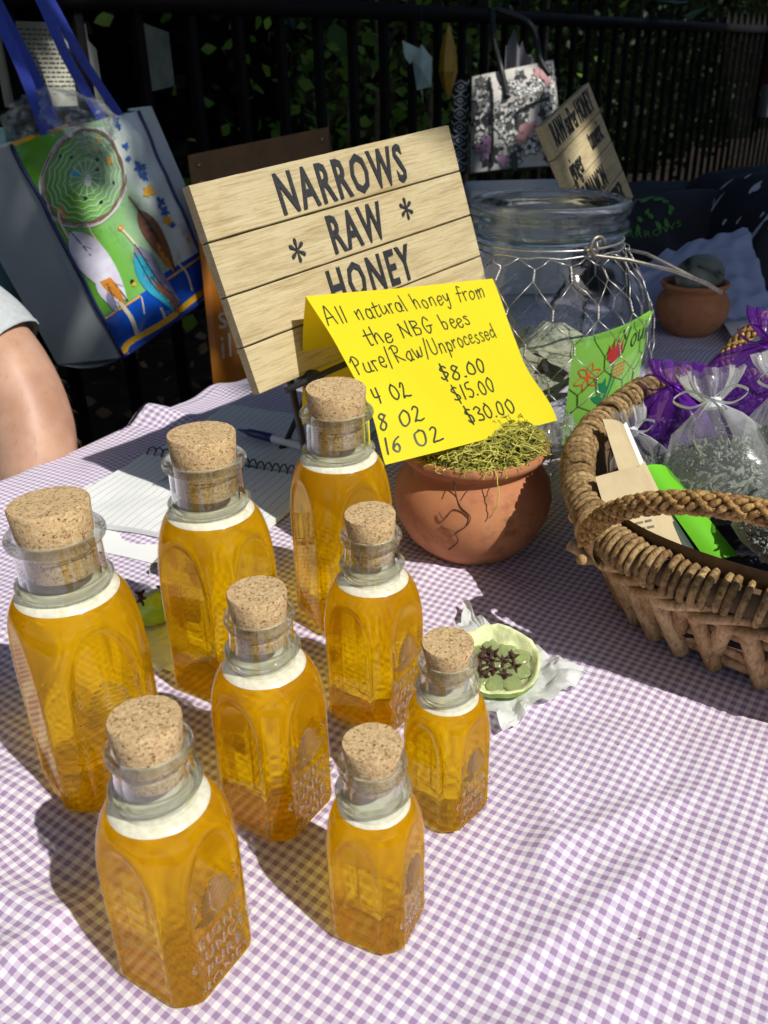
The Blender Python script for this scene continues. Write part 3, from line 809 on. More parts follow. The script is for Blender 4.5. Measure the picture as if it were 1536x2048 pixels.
for i in range(1900):
    a = R.uniform(0, 6.283); r = .053 * sqrt(R.random()); 
    p = V((PX + r * cos(a), PY + r * sin(a), .088 + .020 * (1 - (r / .068) ** 2) * R.random() ** .5))
    d = V((R.gauss(0, 1), R.gauss(0, 1), R.gauss(0, .35))).normalized(); pts = [p.copy()]; ph = R.random() * 6
    for k in range(R.randint(5, 9)):
        d = (d + V((R.gauss(0, .45), R.gauss(0, .45), R.gauss(0, .25)))).normalized()
        p = p + d * .0042; rr = hypot(p.x - PX, p.y - PY)
        if rr > .056: d.z -= .3; d.x *= .3; d.y *= .3
        lo = .0955
        p.z = max(lo, min((.107 if (p.x - .077) * .69 - (p.y - .672) * .72 > 0 else .112) - .2 * max(0, rr - .035), p.z)); pts.append(p.copy())
    ms.tube(pts, R.choice((.00034, .00045, .0006)), 5)
for i in range(4):                                               # loose strands hanging over the rim
    a = R.choice((R.uniform(-.6, .5), R.uniform(-1.7, -1.3))); p = V((PX + .061 * cos(a), PY + .061 * sin(a), .097)); pts = [p.copy()]
    for k in range(R.randint(4, 12)):
        p = p + V((cos(a) * .0025 * (1 if k < 3 else .3) + R.gauss(0, .0016), sin(a) * .0025 * (1 if k < 3 else .3) + R.gauss(0, .0016), -.0042)); pts.append(p.copy())
    ms.tube(pts, .0005, 5)
tag(ms.build('dried_moss', m_moss), 'tangled yellow-green dried moss heaped on the terracotta pot', 'moss', kind='stuff')
rt = MB()                                                           # thin dark forked strands lying on the clay
def onpot(a, z):
    r = lerp(.0585, .0690, sstep(.078, .055, z)) if z > .045 else lerp(.0585, .0690, sstep(.012, .045, z))
    return V((PX + r * cos(a), PY + r * sin(a), z))
for pl in ([(-1.95, .088), (-1.9, .074), (-1.82, .066), (-1.70, .060), (-1.74, .052), (-1.86, .045), (-1.84, .036), (-1.98, .024)], [(-1.70, .060), (-1.9, .064), (-2.0, .056), (-2.08, .060)], [(-1.86, .045), (-2.05, .049)]):
    rt.tube(catmull([tuple(onpot(*q)) for q in pl], 4), .00055, 5)
tag(rt.build('pot_strand', plain('strand', (.11, .04, .02), .8)), 'dark forked root lines on the front of the pot', 'strand')
# ------------------------------------------------------------------ money jar in chicken wire
JX, JY, JH = .178, .945, .242
m_jar = thinmat('jar_glass', (.93, .96, .95), .03, 1.5, .05)
m_jarrim = glassmat('jar_rim_glass', .25, .0, (.93, .97, .97))
jp = [(.001, .0), (.068, 0), (.078, .003), (.092, .014), (.105, .040), (.1135, .075), (.1165, .108), (.113, .140), (.102, .170), (.087, .192), (.0775, .206), (.0755, .218)]
def jr(z):
    for (r0, z0), (r1, z1) in zip(jp[1:], jp[2:]):
        if z0 <= z <= z1: return lerp(r0, r1, (z - z0) / max(1e-6, z1 - z0))
    return jp[-1][0]
jar = thing('money_jar', (JX, JY, cz(JX, JY)), 'big round glass jar in chicken wire, holding money and a green card', 'jar')
MB().lathe(jp, 72).build('glass', m_jar, jar, angle=60)
DZR = .012
rim = [(.0750, .206), (.0775, .2075), (.0810, .211), (.0825, .2155), (.0815, .220), (.0785, .2225), (.0785, .226), (.0815, .229), (.0832, .2345), (.0815, .240), (.0775, .242), (.0735, .2405), (.0715, .236), (.0705, .225), (.0715, .210), (.0745, .2055)]
MB().lathe([(r_, z_ + DZR) for r_, z_ in rim + [rim[0]]], 72).build('rim', m_jarrim, jar, angle=80)
m_wire = plain('galvanised_wire', (.50, .50, .48), .38, .25, 200, .1, Metallic=.85)
m_wire2 = plain('dull_wire', (.30, .28, .24), .45, .3, 160, .2, Metallic=.8)
wb = MB(); R = random.Random(8); NC = 15; HZ = .0345
def wp(i, j):
    """hexagon corner on the jar; i column, j row"""
    z = .012 + j * HZ / 2
    r_ = random.Random(i % (2 * NC) * 131 + j)
    a = i * pi / NC + r_.gauss(0, .012); z += r_.gauss(0, .002)
    z = min(z, .208); rr = jr(z) + .0022 + r_.random() * .0012
    return V((rr * cos(a), rr * sin(a), z))
def twist(a, b, n=2.):
    L = (b - a).length; t_ = (b - a).normalized(); x = t_.orthogonal().normalized(); y = t_.cross(x)
    for s_ in (0, pi): wb.tube([a.lerp(b, k / 8) + (x * cos(s_ + k / 8 * n * pi * 2) + y * sin(s_ + k / 8 * n * pi * 2)) * .0007 for k in range(9)], .00055, 5)
rows = 11
for j in range(0, rows, 2):
    for i in range(0, 2 * NC, 2):
        o_ = i + (j // 2) % 2
        z0 = V((0, 0, .0)); c = wp(o_, j); up_ = wp(o_, j + 1)
        a0 = c.lerp(up_, .25); a1 = c.lerp(up_, .95)
        twist(a0, a1)
        for di in (-1, 1):
            tgt = wp(o_ + di, j + 2); lo = tgt.lerp(wp(o_ + di, j + 3), .25) if j + 2 < rows else tgt
            mid_ = (a1 + lo) / 2; rr = hypot(mid_.x, mid_.y); f_ = (jr(min(.2, mid_.z)) + .003) / rr
            mid_ = V((mid_.x * f_, mid_.y * f_, mid_.z + R.gauss(0, .001)))
            wb.tube([a1, mid_, lo], .0005, 5)
wb.tube([V((.0788 * cos(a * pi / 24), .0788 * sin(a * pi / 24), .2085 + .001 * sin(a * 1.7))) for a in range(48)], .0009, 6, closed=True)
wb.tube([V((.0775 * cos(a * pi / 24), .0775 * sin(a * pi / 24), .2150)) for a in range(48)], .0011, 6, closed=True)
wb.build('wire_mesh', m_wire, jar)
# bail handle: front loop, swung down to the right, back to the far loop
aF, aB = -1.15, 1.95
pF = V((.081 * cos(aF), .081 * sin(aF), .219)); pB = V((.081 * cos(aB), .081 * sin(aB), .219))
hd = MB()
loop = lambda p, a: [p + V((cos(a), sin(a), 0)) * .003 + V((-sin(a), cos(a), 0)) * .008 * cos(q * pi / 6) + V((0, 0, .009)) * sin(q * pi / 6) for q in range(10)]
hd.tube(loop(pF, aF) + [pF + V((.030, -.010, -.012)), pF + V((.085, .02, -.030)), pF + V((.135, .055, -.052)), pF + V((.16, .080, -.068)), pF + V((.166, .095, -.071)), pF + V((.155, .112, -.066)), pF.lerp(pB, .55) + V((.125, .05, -.035)), pB + V((.045, .005, -.012))] + list(reversed(loop(pB, aB))), .0019, 8)
for p, a in ((pF, aF), (pB, aB)): hd.tube([p + V((0, 0, .006)), p + V((cos(a) * .004, sin(a) * .004, -.004)), p + V((cos(a) * .001, sin(a) * .001, -.012))], .0013, 6)
hd.build('bail_handle', m_wire2, jar)
# green thank-you card in the jar: folded, drawn flowers
m_green = NT('green_card')
m_green = m_green.out(m_green.mixs(.3, m_green.n('BsdfPrincipled', {'Base Color': (.34, .72, .10), 'Roughness': .7}).outputs[0], m_green.n('BsdfTranslucent', {'Color': (.34, .75, .08)}).outputs[0]))
gTL, gTR, gBL, gBR = V((.1905, .842, .1345)), V((.278, .890, .150)), V((.188, .848, .020)), V((.268, .880, .038))
gn = (gTR - gTL).cross(gTL - gBL).normalized()
if gn.y > 0: gn = -gn
gF = lambda u, v: gBL.lerp(gBR, u).lerp(gTL.lerp(gTR, u), v) + gn * .008 * sin(pi * u)
card = thing('green_card', (0, 0, 0), 'folded lime green card with drawn flowers standing in the jar', 'card')
MB().grid([[gF(i / 12, j / 8) for j in range(9)] for i in range(13)]).build('front', m_green, card)
MB().grid([[gF(i / 12, 1 - j / 8) + V((.003 + .020 * (1 - j / 8) * 0, .022 * j / 8, .0)) + V((0, 0, .024 * sin(pi * .5 * j / 8) if i > 5 else 0)) * (i / 12) for j in range(9)] for i in range(13)]).build('back', m_green, card)
dr = MB(); fg = lambda x, y: gF(x, y) + gn * .0006
for k in range(6):                                                  # orange outline flower
    a = k * pi / 3 + .3
    pts = catmull([(.20, .62), (.20 + .07 * cos(a - .5), .62 + .075 * sin(a - .5)), (.20 + .15 * cos(a), .62 + .13 * sin(a)), (.20 + .07 * cos(a + .5), .62 + .075 * sin(a + .5)), (.20, .62)], 5)
    stroke(dr, [(p.x, p.y) for p in pts], fg, .012, 0)
blob(dr, .20, .62, .03, fg, 8, 1, 0, 0)
poly(dr, [(.40, .74), (.47, .68), (.56, .70), (.60, .76), (.60, .88), (.56, .80), (.53, .91), (.50, .80), (.47, .91), (.45, .80), (.41, .87)], fg, 1)
for i in range(4):
    for k in range(4): blob(dr, .52 + .045 * k + .01 * (i % 2), .54 + .035 * i, .017, fg, 7, .8, .4, 0)
for p_ in ([(.50, .52), (.42, .30), (.36, .05)], [(.55, .52), (.44, .28), (.34, .02)], [(.30, .56), (.36, .36), (.38, .2)], [(.50, .67), (.48, .5), (.40, .3)]):
    stroke(dr, [(q.x, q.y) for q in catmull(p_, 6)], fg, .016, 2)
for x_, y_, a in ((.42, .34, 2.7), (.40, .26, 3.3), (.46, .42, 2.4), (.38, .40, 1.3), (.38, .14, 3.0)): petal(dr, x_, y_, .17, .07, a, fg, 2)
fw = lambda x, y: gF(x, y) + gn * .0008
write(dr, 'Your', .57, .76, .105, fw, .014, R, .15, mi=3)
dr.build('drawing', [plain('orange_ink', (.75, .13, .02)), plain('red_ink', (.50, .03, .03)), plain('green_ink', (.01, .22, .10)), plain('blue_black_ink', (.012, .02, .02))], card, smooth=False)
# folded money
t = NT('bank_note'); vv = t.n('TexVoronoi', {'Vector': t.scl(t.gen(), (30, 14, 5)), 'Scale': 1.6}).outputs['Distance']
m_bill = t.pbr(t.mix(t.ramp(t.noise(9, 6, .8, t.gen(), 1.), [(.40, (0, 0, 0)), (.52, (1, 1, 1))]), (.07, .08, .05), (.36, .35, .25)), .8)
R = random.Random(21)
bl_lab = ['crumpled green banknote lying topmost in the jar', 'folded banknote standing against the left of the jar wall', 'banknote curled at the bottom of the jar behind the yellow note', 'loose banknote leaning towards the back of the jar', 'banknote folded double beside the green card in the jar', 'creased banknote under the topmost one in the jar']
for i in range(6):
    c = V((JX + R.uniform(-.05, .01), JY + R.uniform(-.045, .03), .030 + .014 * i))
    M = Matrix.Rotation(R.uniform(-.9, .9), 3, 'Z') @ Matrix.Rotation(R.uniform(.2, 1.2) if i % 2 else R.uniform(-.5, .2), 3, 'X')
    mb = MB(); mb.grid([[c + M @ V((.105 * (u_ / 14 - .5), .05 * (v_ / 6 - .5), .012 * sin(u_ / 14 * 5 + i) + .006 * noise.noise((u_ * .5, v_ * .4, i)))) for v_ in range(7)] for u_ in range(15)])
    for k, p in enumerate(mb.v):
        d = V((p[0] - JX, p[1] - JY)); lim = jr(max(.004, min(.2, p[2]))) - .006
        if d.length > lim: d = d.normalized() * lim; mb.v[k] = (JX + d.x, JY + d.y, p[2])
    tag(mb.build('banknote', m_bill), bl_lab[i], 'banknote', 'banknotes in the jar')

# ------------------------------------------------------------------ wicker basket
BC = V((.352, .590, 0)); AU, AW = .192, .190; u_ax, w_ax = B, A
def sup(a, k=1., n=2.7):
    c_, s_ = cos(a), sin(a)
    return (abs(c_) ** (2 / n) * (1 if c_ > 0 else -1) * AU * k, abs(s_) ** (2 / n) * (1 if s_ > 0 else -1) * AW * k)
def bp(a, z, k):
    x, y = sup(a, k); return BC + u_ax * x + w_ax * y + V((0, 0, z))
def kz(z): return .775 + .225 * sstep(-.02, .115, z)
RIMZ = .104
def rz(a): return RIMZ + .006 - .026 * sstep(.3, .95, -sin(a)) - .010 * sstep(.5, 1, sin(a))
t = NT('wicker'); ri = t.n('NewGeometry').outputs['Random Per Island']
fib = t.noise(70, 6, .78, t.scl(t.obj(), (3, 3, 1.2)))
wc = t.ramp(ri, [(0, (.46, .28, .125)), (.5, (.60, .395, .20)), (1, (.70, .49, .27))])
m_wick = t.pbr(t.mix(1., wc, t.ramp(fib, [(.36, (.42, .34, .26)), (.56, (1, 1, 1))]), 'MULTIPLY'), .66, t.bump(fib, .8, .0014))
t = NT('dark_rush'); ri = t.n('NewGeometry').outputs['Random Per Island']
fib = t.noise(70, 5, .75, t.scl(t.obj(), (4, 4, 4)))
wc = t.ramp(ri, [(0, (.28, .165, .062)), (.5, (.41, .265, .108)), (1, (.53, .365, .165))])
m_rush = t.pbr(t.mix(1., wc, t.ramp(fib, [(.38, (.30, .24, .17)), (.58, (1, 1, 1))]), 'MULTIPLY'), .78, t.bump(fib, .9, .0014))
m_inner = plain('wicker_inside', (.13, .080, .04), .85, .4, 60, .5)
bas = thing('wicker_basket', (0, 0, 0), 'brown wicker basket with braided handles full of lavender sachets', 'basket')
NB_ = 120
inn = MB(); P = []
for z in [.006 + (RIMZ - .006) * k / 10 for k in range(11)]: P.append([bp(2 * pi * i / NB_, z, kz(z) - .035) for i in range(NB_)])
P.insert(0, [BC + V((0, 0, .006)) + (p - BC - V((0, 0, .006))) * .02 for p in P[0]])
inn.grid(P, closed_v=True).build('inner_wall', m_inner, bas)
rodm = MB()
for z in (.010, .019, .028, .040, .060, .068):
    for q in range(3):
        a0 = q * 2.1 + z * 50
        rodm.tube([bp(a0 + k * .05, z + .0012 * sin(k * .9 + q), kz(z) - .016 + .008 * sin(k * .75 + q * 2)) for k in range(44)], .0042, 7)
rodm.build('weavers', m_wick, bas)
R = random.Random(31)
stk = MB(); NS = 38
for i in range(NS):
    a = 2 * pi * i / NS; da = 2 * pi / NS
    # a stout upright leaning one way, outside
    pts = [bp(a + da * .30 * (1 - k / 6) - da * .1, .003 + (rz(a) - .018) * k / 6, kz(.003 + (rz(a) - .018) * k / 6) + .012 + .006 * sin(pi * k / 6)) for k in range(7)]
    r0 = R.uniform(.0060, .0072)
    stk.tube(pts, [r0 * (1 - .12 * abs(k - 2) / 4) for k in range(7)], 8)
    # thinner one crossing behind it
    pts = [bp(a - da * .45 + da * .55 * (1 - k / 6) * -1 + da * .25, .020 + (rz(a) - .034) * k / 6, kz(.02 + (rz(a) - .034) * k / 6) + .001 + .008 * sin(pi * k / 6)) for k in range(7)]
    stk.tube(pts, R.uniform(.0058, .0068), 8)
stk.build('stakes', m_wick, bas)
bd = MB()                                                           # twisted border under the wrapping
for q in range(3):
    bd.tube([bp(k * 2 * pi / 220, rz(k * 2 * pi / 220) - .016 + .0045 * sin(k * .55 + q * 2.1), 1.005 + .020 * cos(k * .55 + q * 2.1)) for k in range(220)], .0040, 7, closed=True)
bd.build('border', m_wick, bas)
wr = MB(); NWR = 190
for i in range(NWR):
    a = 2 * pi * i / NWR + R.gauss(0, .004); c = bp(a, rz(a) + .002 * noise.noise((i * .3, 0, 0)), 1.0)
    tg = (bp(a + .01, 0, 1) - bp(a - .01, 0, 1)).normalized(); out = tg.cross(V((0, 0, 1)))
    if (c - BC).dot(out) < 0: out = -out
    e1, e2 = .0105 + R.gauss(0, .0005), .0125 + R.gauss(0, .0006)
    wr.tube([c + out * e1 * cos(q * pi / 8) + V((0, 0, e2)) * sin(q * pi / 8) + tg * .0022 * sin(q * pi / 8 + .4) for q in range(16)], R.uniform(.0023, .0030), 6, closed=True)
wr.build('rim_wrapping', m_rush, bas)
core = MB(); core.tube([bp(2 * pi * i / 90, rz(2 * pi * i / 90), 1.0) for i in range(90)], .0095, 10, closed=True); core.build('rim_core', m_inner, bas)
def handle(a_mid, half, rise, lean):
    """braided arch over the rim"""
    ctr = []
    for k in range(41):
        t_ = k / 40; a = a_mid + half * (2 * t_ - 1)
        base = bp(a, rz(a) - .008, 1.05)
        h_ = sin(pi * t_) ** .62
        ctr.append(base + V((0, 0, rise * h_)) + (w_ax * lean) * h_)
    hb = MB()
    hb.tube(ctr, .0040, 8)
    N = len(ctr); cum = [0]
    for i in range(1, N): cum.append(cum[-1] + (ctr[i] - ctr[i - 1]).length)
    def at_(s_):
        for i in range(1, N):
            if cum[i] >= s_:
                f_ = (s_ - cum[i - 1]) / max(1e-9, cum[i] - cum[i - 1]); return ctr[i - 1].lerp(ctr[i], f_), (ctr[i] - ctr[i - 1]).normalized()
        return ctr[-1], (ctr[-1] - ctr[-2]).normalized()
    Lh = cum[-1]; step = .0043; s_ = .002; k = 0
    while s_ < Lh - .004:
        # a row of plump slanting knots round the core
        for q in range(6):
            an = q * pi / 3 + k * .52
            pts = []
            for m_ in range(6):
                p, tg = at_(min(Lh, max(0, s_ + (m_ - 2.5) * .0018)))
                x = tg.cross(w_ax).normalized(); y = tg.cross(x); aa = an + (m_ - 2.5) * .20 * (1 if q % 2 else -1)
                pts.append(p + (x * cos(aa) + y * sin(aa)) * (.0046 + .0012 * sin(pi * m_ / 5)))
            hb.tube(pts, [.0009, .0018, .0023, .0023, .0018, .0009], 6)
        s_ += step; k += 1
    return hb
m_braid = bpy.data.materials['dark_rush'].copy(); m_braid.name = 'golden_rush'
for n_ in m_braid.node_tree.nodes:
    if n_.type == 'VALTORGB' and abs(n_.color_ramp.elements[0].color[0] - .28) < .01:
        for el, c in zip(n_.color_ramp.elements, ((.42, .23, .07), (.58, .34, .11), (.68, .45, .18))): el.color = (*c, 1)
handle(-pi / 2 - .02, .66, .080, -.012).build('handle', m_braid, bas)
handle(pi / 2 + .1, .62, .095, .0).build('handle', m_braid, bas)
for am, half in ((-pi / 2 - .02, .66), (pi / 2 + .1, .62)):             # flat cane bands where the handles meet the rim
    for sg in (-1, 1):
        bnd = MB()
        for dd in (-.04, .05):
            a = am + sg * half + dd; c = bp(a, rz(a), 1.0); tg = (bp(a + .01, 0, 1) - bp(a - .01, 0, 1)).normalized(); out = tg.cross(V((0, 0, 1)))
            if (c - BC).dot(out) < 0: out = -out
            ringp = [c + out * .0150 * cos(q * pi / 10) + V((0, 0, .0175)) * sin(q * pi / 10) + V((0, 0, -.003)) for q in range(20)]
            bnd.grid([[p - tg * .0042 for p in ringp], [p + tg * .0042 for p in ringp]], closed_v=True)
            bnd.tube([c + out * .021 + V((0, 0, -.012)), bp(a + .09 * sg * (1 if dd > 0 else -1), .060, kz(.06) + .03), bp(a + .02, .045, kz(.04) + .034)], .0038, 7)
        bnd.build('cane_band', m_wick, bas)
# ------------------------------------------------------------------ sachets in the basket
def organza(name, c, tr, sp=.4):
    t = NT(name); fine = t.noise(160, 3, .75, t.obj())
    fc = t.n('LayerWeight', {'Blend': .35}).outputs['Facing']
    a = t.n('BsdfDiffuse', {'Color': c}).outputs[0]; l = t.n('BsdfTranslucent', {'Color': c}).outputs[0]
    gl = t.n('BsdfGlossy', {'Color': (1, 1, 1), 'Roughness': .25}).outputs[0]
    b = t.mixs(t.ramp(fine, [(.55, (.02,) * 3), (.75, (sp,) * 3)]), t.mixs(.5, a, l), gl)
    x = t.n('BsdfTransparent', {'Color': (1, 1, 1)}).outputs[0]
    f_ = t.math('ADD', t.math('MULTIPLY', fc, .55), tr)
    return t.out(t.mixs(f_, x, b))
m_org = organza('white_organza', (.84, .87, .86), .15)
m_orgp = organza('purple_organza', (.20, .03, .46), .42, .3)
m_ribw = plain('white_satin', (.85, .87, .90), .3)
m_ribp = plain('purple_satin', (.25, .04, .50), .3)
t = NT('lavender_buds'); ri = t.n('NewGeometry').outputs['Random Per Island']
m_bud = t.pbr(t.ramp(ri, [(0, (.06, .075, .06)), (.5, (.15, .175, .135)), (1, (.30, .31, .27))]), .9)
t = NT('violet_buds'); ri = t.n('NewGeometry').outputs['Random Per Island']
m_budp = t.pbr(t.ramp(ri, [(0, (.05, .02, .10)), (.5, (.12, .06, .22)), (1, (.24, .16, .36))]), .9)
def sachet(name, c, upv, facing, H, W, label, purple=False, seed=0, group='lavender sachets in the basket'):
    """drawstring pouch: upv runs from the bottom to the neck, facing is the flat side"""
    M = frame(V(upv).cross(V(facing)), V(upv)); e = thing(name, c, label, 'sachet', group, M=M)
    R = random.Random(seed); nA = 40
    prof = [(.02, -.50, .02), (.62, -.485, .10), (.92, -.44, .20), (1., -.30, .30), (1., -.12, .33), (.92, .05, .31), (.72, .20, .26), (.42, .32, .22), (.17, .40, .14), (.12, .43, .11), (.20, .46, .13), (.36, .52, .15), (.46, .60, .16), (.50, .665, .16)]
    P = []
    for k, (wx, y, dz) in enumerate(prof):
        row = []
        for i in range(nA):
            a = 2 * pi * i / nA; pl = (1 + (.10 + .16 * (k > 9)) * sin(i * (5 if k < 8 else 9) * 2 * pi / nA + seed) * (k > 5))
            x = wx * W / 2 * cos(a) * pl; z = dz * W * sin(a) * pl
            row.append((x + .003 * noise.noise((x * 60, y * 5, seed)), y * H + .006 * (k == 13) * noise.noise((i * .8, seed, 0)), z + .004 * noise.noise((x * 70, y * 9, seed + 3))))
        P.append(row)
    MB().grid(P, closed_v=True).build('pouch', m_orgp if purple else m_org, e)
    fb = MB()
    for i in range(1900 if not purple else 1300):
        y = R.uniform(-.46, .12); wx = lerp(.95, .80, sstep(-.3, .12, y)) * (1 if y > -.42 else .7)
        a = R.uniform(0, 2 * pi); r = R.random() ** .25 * .93
        p = V((wx * W / 2 * r * cos(a), y * H, .29 * W * r * sin(a)))
        d = Matrix.Rotation(R.random() * 6.3, 3, 'Z') @ Matrix.Rotation(R.random() * 3, 3, 'X')
        fb.ell(p, .0012, .0012, .0034, 5, 3, d)
    for i in range(1): fb.ell((0, -.18 * H, 0), W * .40, H * .27, W * .22, 14, 8)
    o = fb.build('lavender_buds', m_budp if purple else m_bud, e); o['kind'] = 'stuff'
    rb = MB(); m_r = m_ribp if purple else m_ribw
    def strip(pts, wd):
        pts = catmull(pts, 6); Lr = [[p + V((0, 0, 0)), p + V((wd * .3, wd * .3, wd))] for p in pts]; rb.grid(Lr)
    s_ = W * .5
    rb.lathe([(.075 * W, -.004), (.085 * W, 0), (.075 * W, .004)], 16)
    n0 = len(rb.v)
    for i in range(n0): x, y, z = rb.v[i]; rb.v[i] = (x, .42 * H + z, y * .9)
    k0 = V((0, .42 * H, .12 * W))
    for sx in (-1, 1):
        strip([k0, k0 + V((sx * .35 * s_, .16 * s_, .2 * s_)), k0 + V((sx * .62 * s_, .02 * s_, .25 * s_)), k0 + V((sx * .35 * s_, -.14 * s_, .2 * s_)), k0], .004)
        strip([k0, k0 + V((sx * .2 * s_, -.3 * s_, .22 * s_)), k0 + V((sx * .32 * s_, -.7 * s_, .30 * s_)), k0 + V((sx * .22 * s_, -1.0 * s_, .30 * s_))], .0035)
    rb.build('ribbon', m_r, e)
    return e
cam_dir = lambda p: (V((0, 0, .384)) - V(p)).normalized()
up_ = V((-.05, .30, .95))
sachet('lavender_sachet', (.262, .628, .100), (-.02, .55, .84), (-.35, -.55, .5), .105, .088, 'white organza sachet of grey lavender with a bow, front and centre in the basket', seed=1)
sachet('lavender_sachet', (.318, .620, .118), (-.06, .50, .86), (-.25, -.6, .5), .105, .085, 'white organza sachet of lavender to the right of the bow-tied central one', seed=5)
sachet('lavender_sachet', (.300, .545, .092), (.6, .2, .6), (-.1, -.5, .8), .09, .075, 'pale organza sachet lying low behind the near handle', seed=9)
sachet('lavender_sachet', (.248, .712, .090), (.15, .35, .92), (-.3, -.6, .4), .090, .085, 'purple organza sachet tucked behind the central white sachet by the rim', True, 3)
sachet('lavender_sachet', (.325, .735, .118), (.35, .25, .9), (-.2, -.6, .4), .10, .095, 'large purple organza sachet under the far braided handle', True, 6)
sachet('lavender_sachet', (.372, .690, .120), (-.2, .35, .9), (-.3, -.6, .4), .10, .09, 'purple organza sachet cut off by the right edge, behind the white ones', True, 12)
sachet('lavender_sachet', (.405, .590, .090), (.1, .3, .9), (-.3, -.6, .4), .10, .09, 'white organza sachet at the far right inside the basket', seed=14)
# low white pouch glimpsed beside the brochures
sachet('lavender_sachet', (.215, .655, .078), (-.25, .5, .8), (-.3, -.6, .5), .08, .06, 'small white sachet squeezed behind the tan brochures', seed=17)
fill = MB(); P = []
for k in range(31):
    row = []
    for i in range(90):
        p = bp(2 * pi * i / 90, 0, .86 * max(.005, k / 30)); n_ = abs(noise.noise((p.x * 22, p.y * 22, 5))) + .6 * abs(noise.noise((p.x * 55, p.y * 55, 8)))
        row.append((p.x, p.y, .030 + .030 * n_ - .010 * (k / 30) ** 2))
    P.append(row)
fill.grid(P, closed_v=True)
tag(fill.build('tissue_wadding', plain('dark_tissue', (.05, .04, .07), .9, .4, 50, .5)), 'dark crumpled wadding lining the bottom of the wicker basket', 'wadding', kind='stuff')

def sheet(name, c4, mat_, bow=0., n=10, th=.0, parent=None, wob=0., seed=0):
    """a sheet of paper over four corners (BL, BR, TR, TL)"""
    bl, br, tr, tl = [V(p) for p in c4]; nn = (br - bl).cross(tl - bl).normalized()
    g_ = [[bl.lerp(br, i / n).lerp(tl.lerp(tr, i / n), j / n) + nn * (bow * sin(pi * i / n) + wob * noise.noise((i * .45, j * .45, seed))) for j in range(n + 1)] for i in range(n + 1)]
    mb = MB().grid(g_)
    if th: mb.grid([[p - nn * th for p in r] for r in g_])
    return mb.build(name, mat_, parent)
m_tan = plain('tan_paper', (.50, .40, .235), .8, .12, 30)
m_white = plain('white_paper', (.80, .81, .80), .8, .03, 20)
br = thing('brochure', (0, 0, 0), 'tan folded brochure standing in the front corner of the basket', 'brochure')
sheet('leaf', [(.166, .520, .060), (.214, .530, .062), (.196, .600, .108), (.150, .562, .118)], m_tan, .006, parent=br)
sheet('leaf', [(.214, .530, .062), (.222, .560, .060), (.202, .618, .104), (.196, .600, .108)], m_tan, -.004, parent=br)
prn = MB(); bl_, br_, tr_, tl_ = [V(p) for p in [(.166, .520, .060), (.214, .530, .062), (.196, .600, .108), (.150, .562, .118)]]
pn = (br_ - bl_).cross(tl_ - bl_).normalized(); pf = lambda x, y: bl_.lerp(br_, x).lerp(tl_.lerp(tr_, x), y) + pn * (.006 * sin(pi * x) + .0006)
R = random.Random(3)
for j, (n_, y) in enumerate(((2, .62), (3, .46), (3, .40), (2, .34))):
    for k in range(n_):
        x0 = .22 + k * .16; poly(prn, [(x0, y), (x0 + .12, y), (x0 + .12, y + .022), (x0, y + .022)], pf)
prn.build('print', m_ink('grey_print', (.14, .11, .07)), br, smooth=False)
br2 = thing('brochure', (0, 0, 0), 'tan brochure with a folded corner behind the front brochure', 'brochure')
sheet('leaf', [(.190, .575, .065), (.212, .600, .070), (.192, .650, .122), (.170, .632, .134)], m_tan, .003, parent=br2)
sheet('leaf', [(.212, .600, .070), (.217, .607, .070), (.1955, .655, .122), (.192, .650, .122)], m_white, 0, parent=br2)
m_lime = NT('lime_card')
m_lime = m_lime.out(m_lime.mixs(.35, m_lime.n('BsdfPrincipled', {'Base Color': (.20, .72, .02), 'Roughness': .6}).outputs[0], m_lime.n('BsdfTranslucent', {'Color': (.20, .75, .02)}).outputs[0]))
tag(sheet('lime_card', [(.236, .548, .052), (.258, .552, .056), (.224, .628, .094), (.200, .622, .097)], m_lime, .004), 'vivid lime green folded card lying across the basket', 'card')
tag(sheet('dark_leaflet', [(.222, .545, .050), (.232, .548, .052), (.205, .612, .092), (.197, .606, .094)], plain('dark_leaflet', (.03, .05, .035), .6), .002), 'dark green leaflet edge squeezed beside the lime green card', 'leaflet')
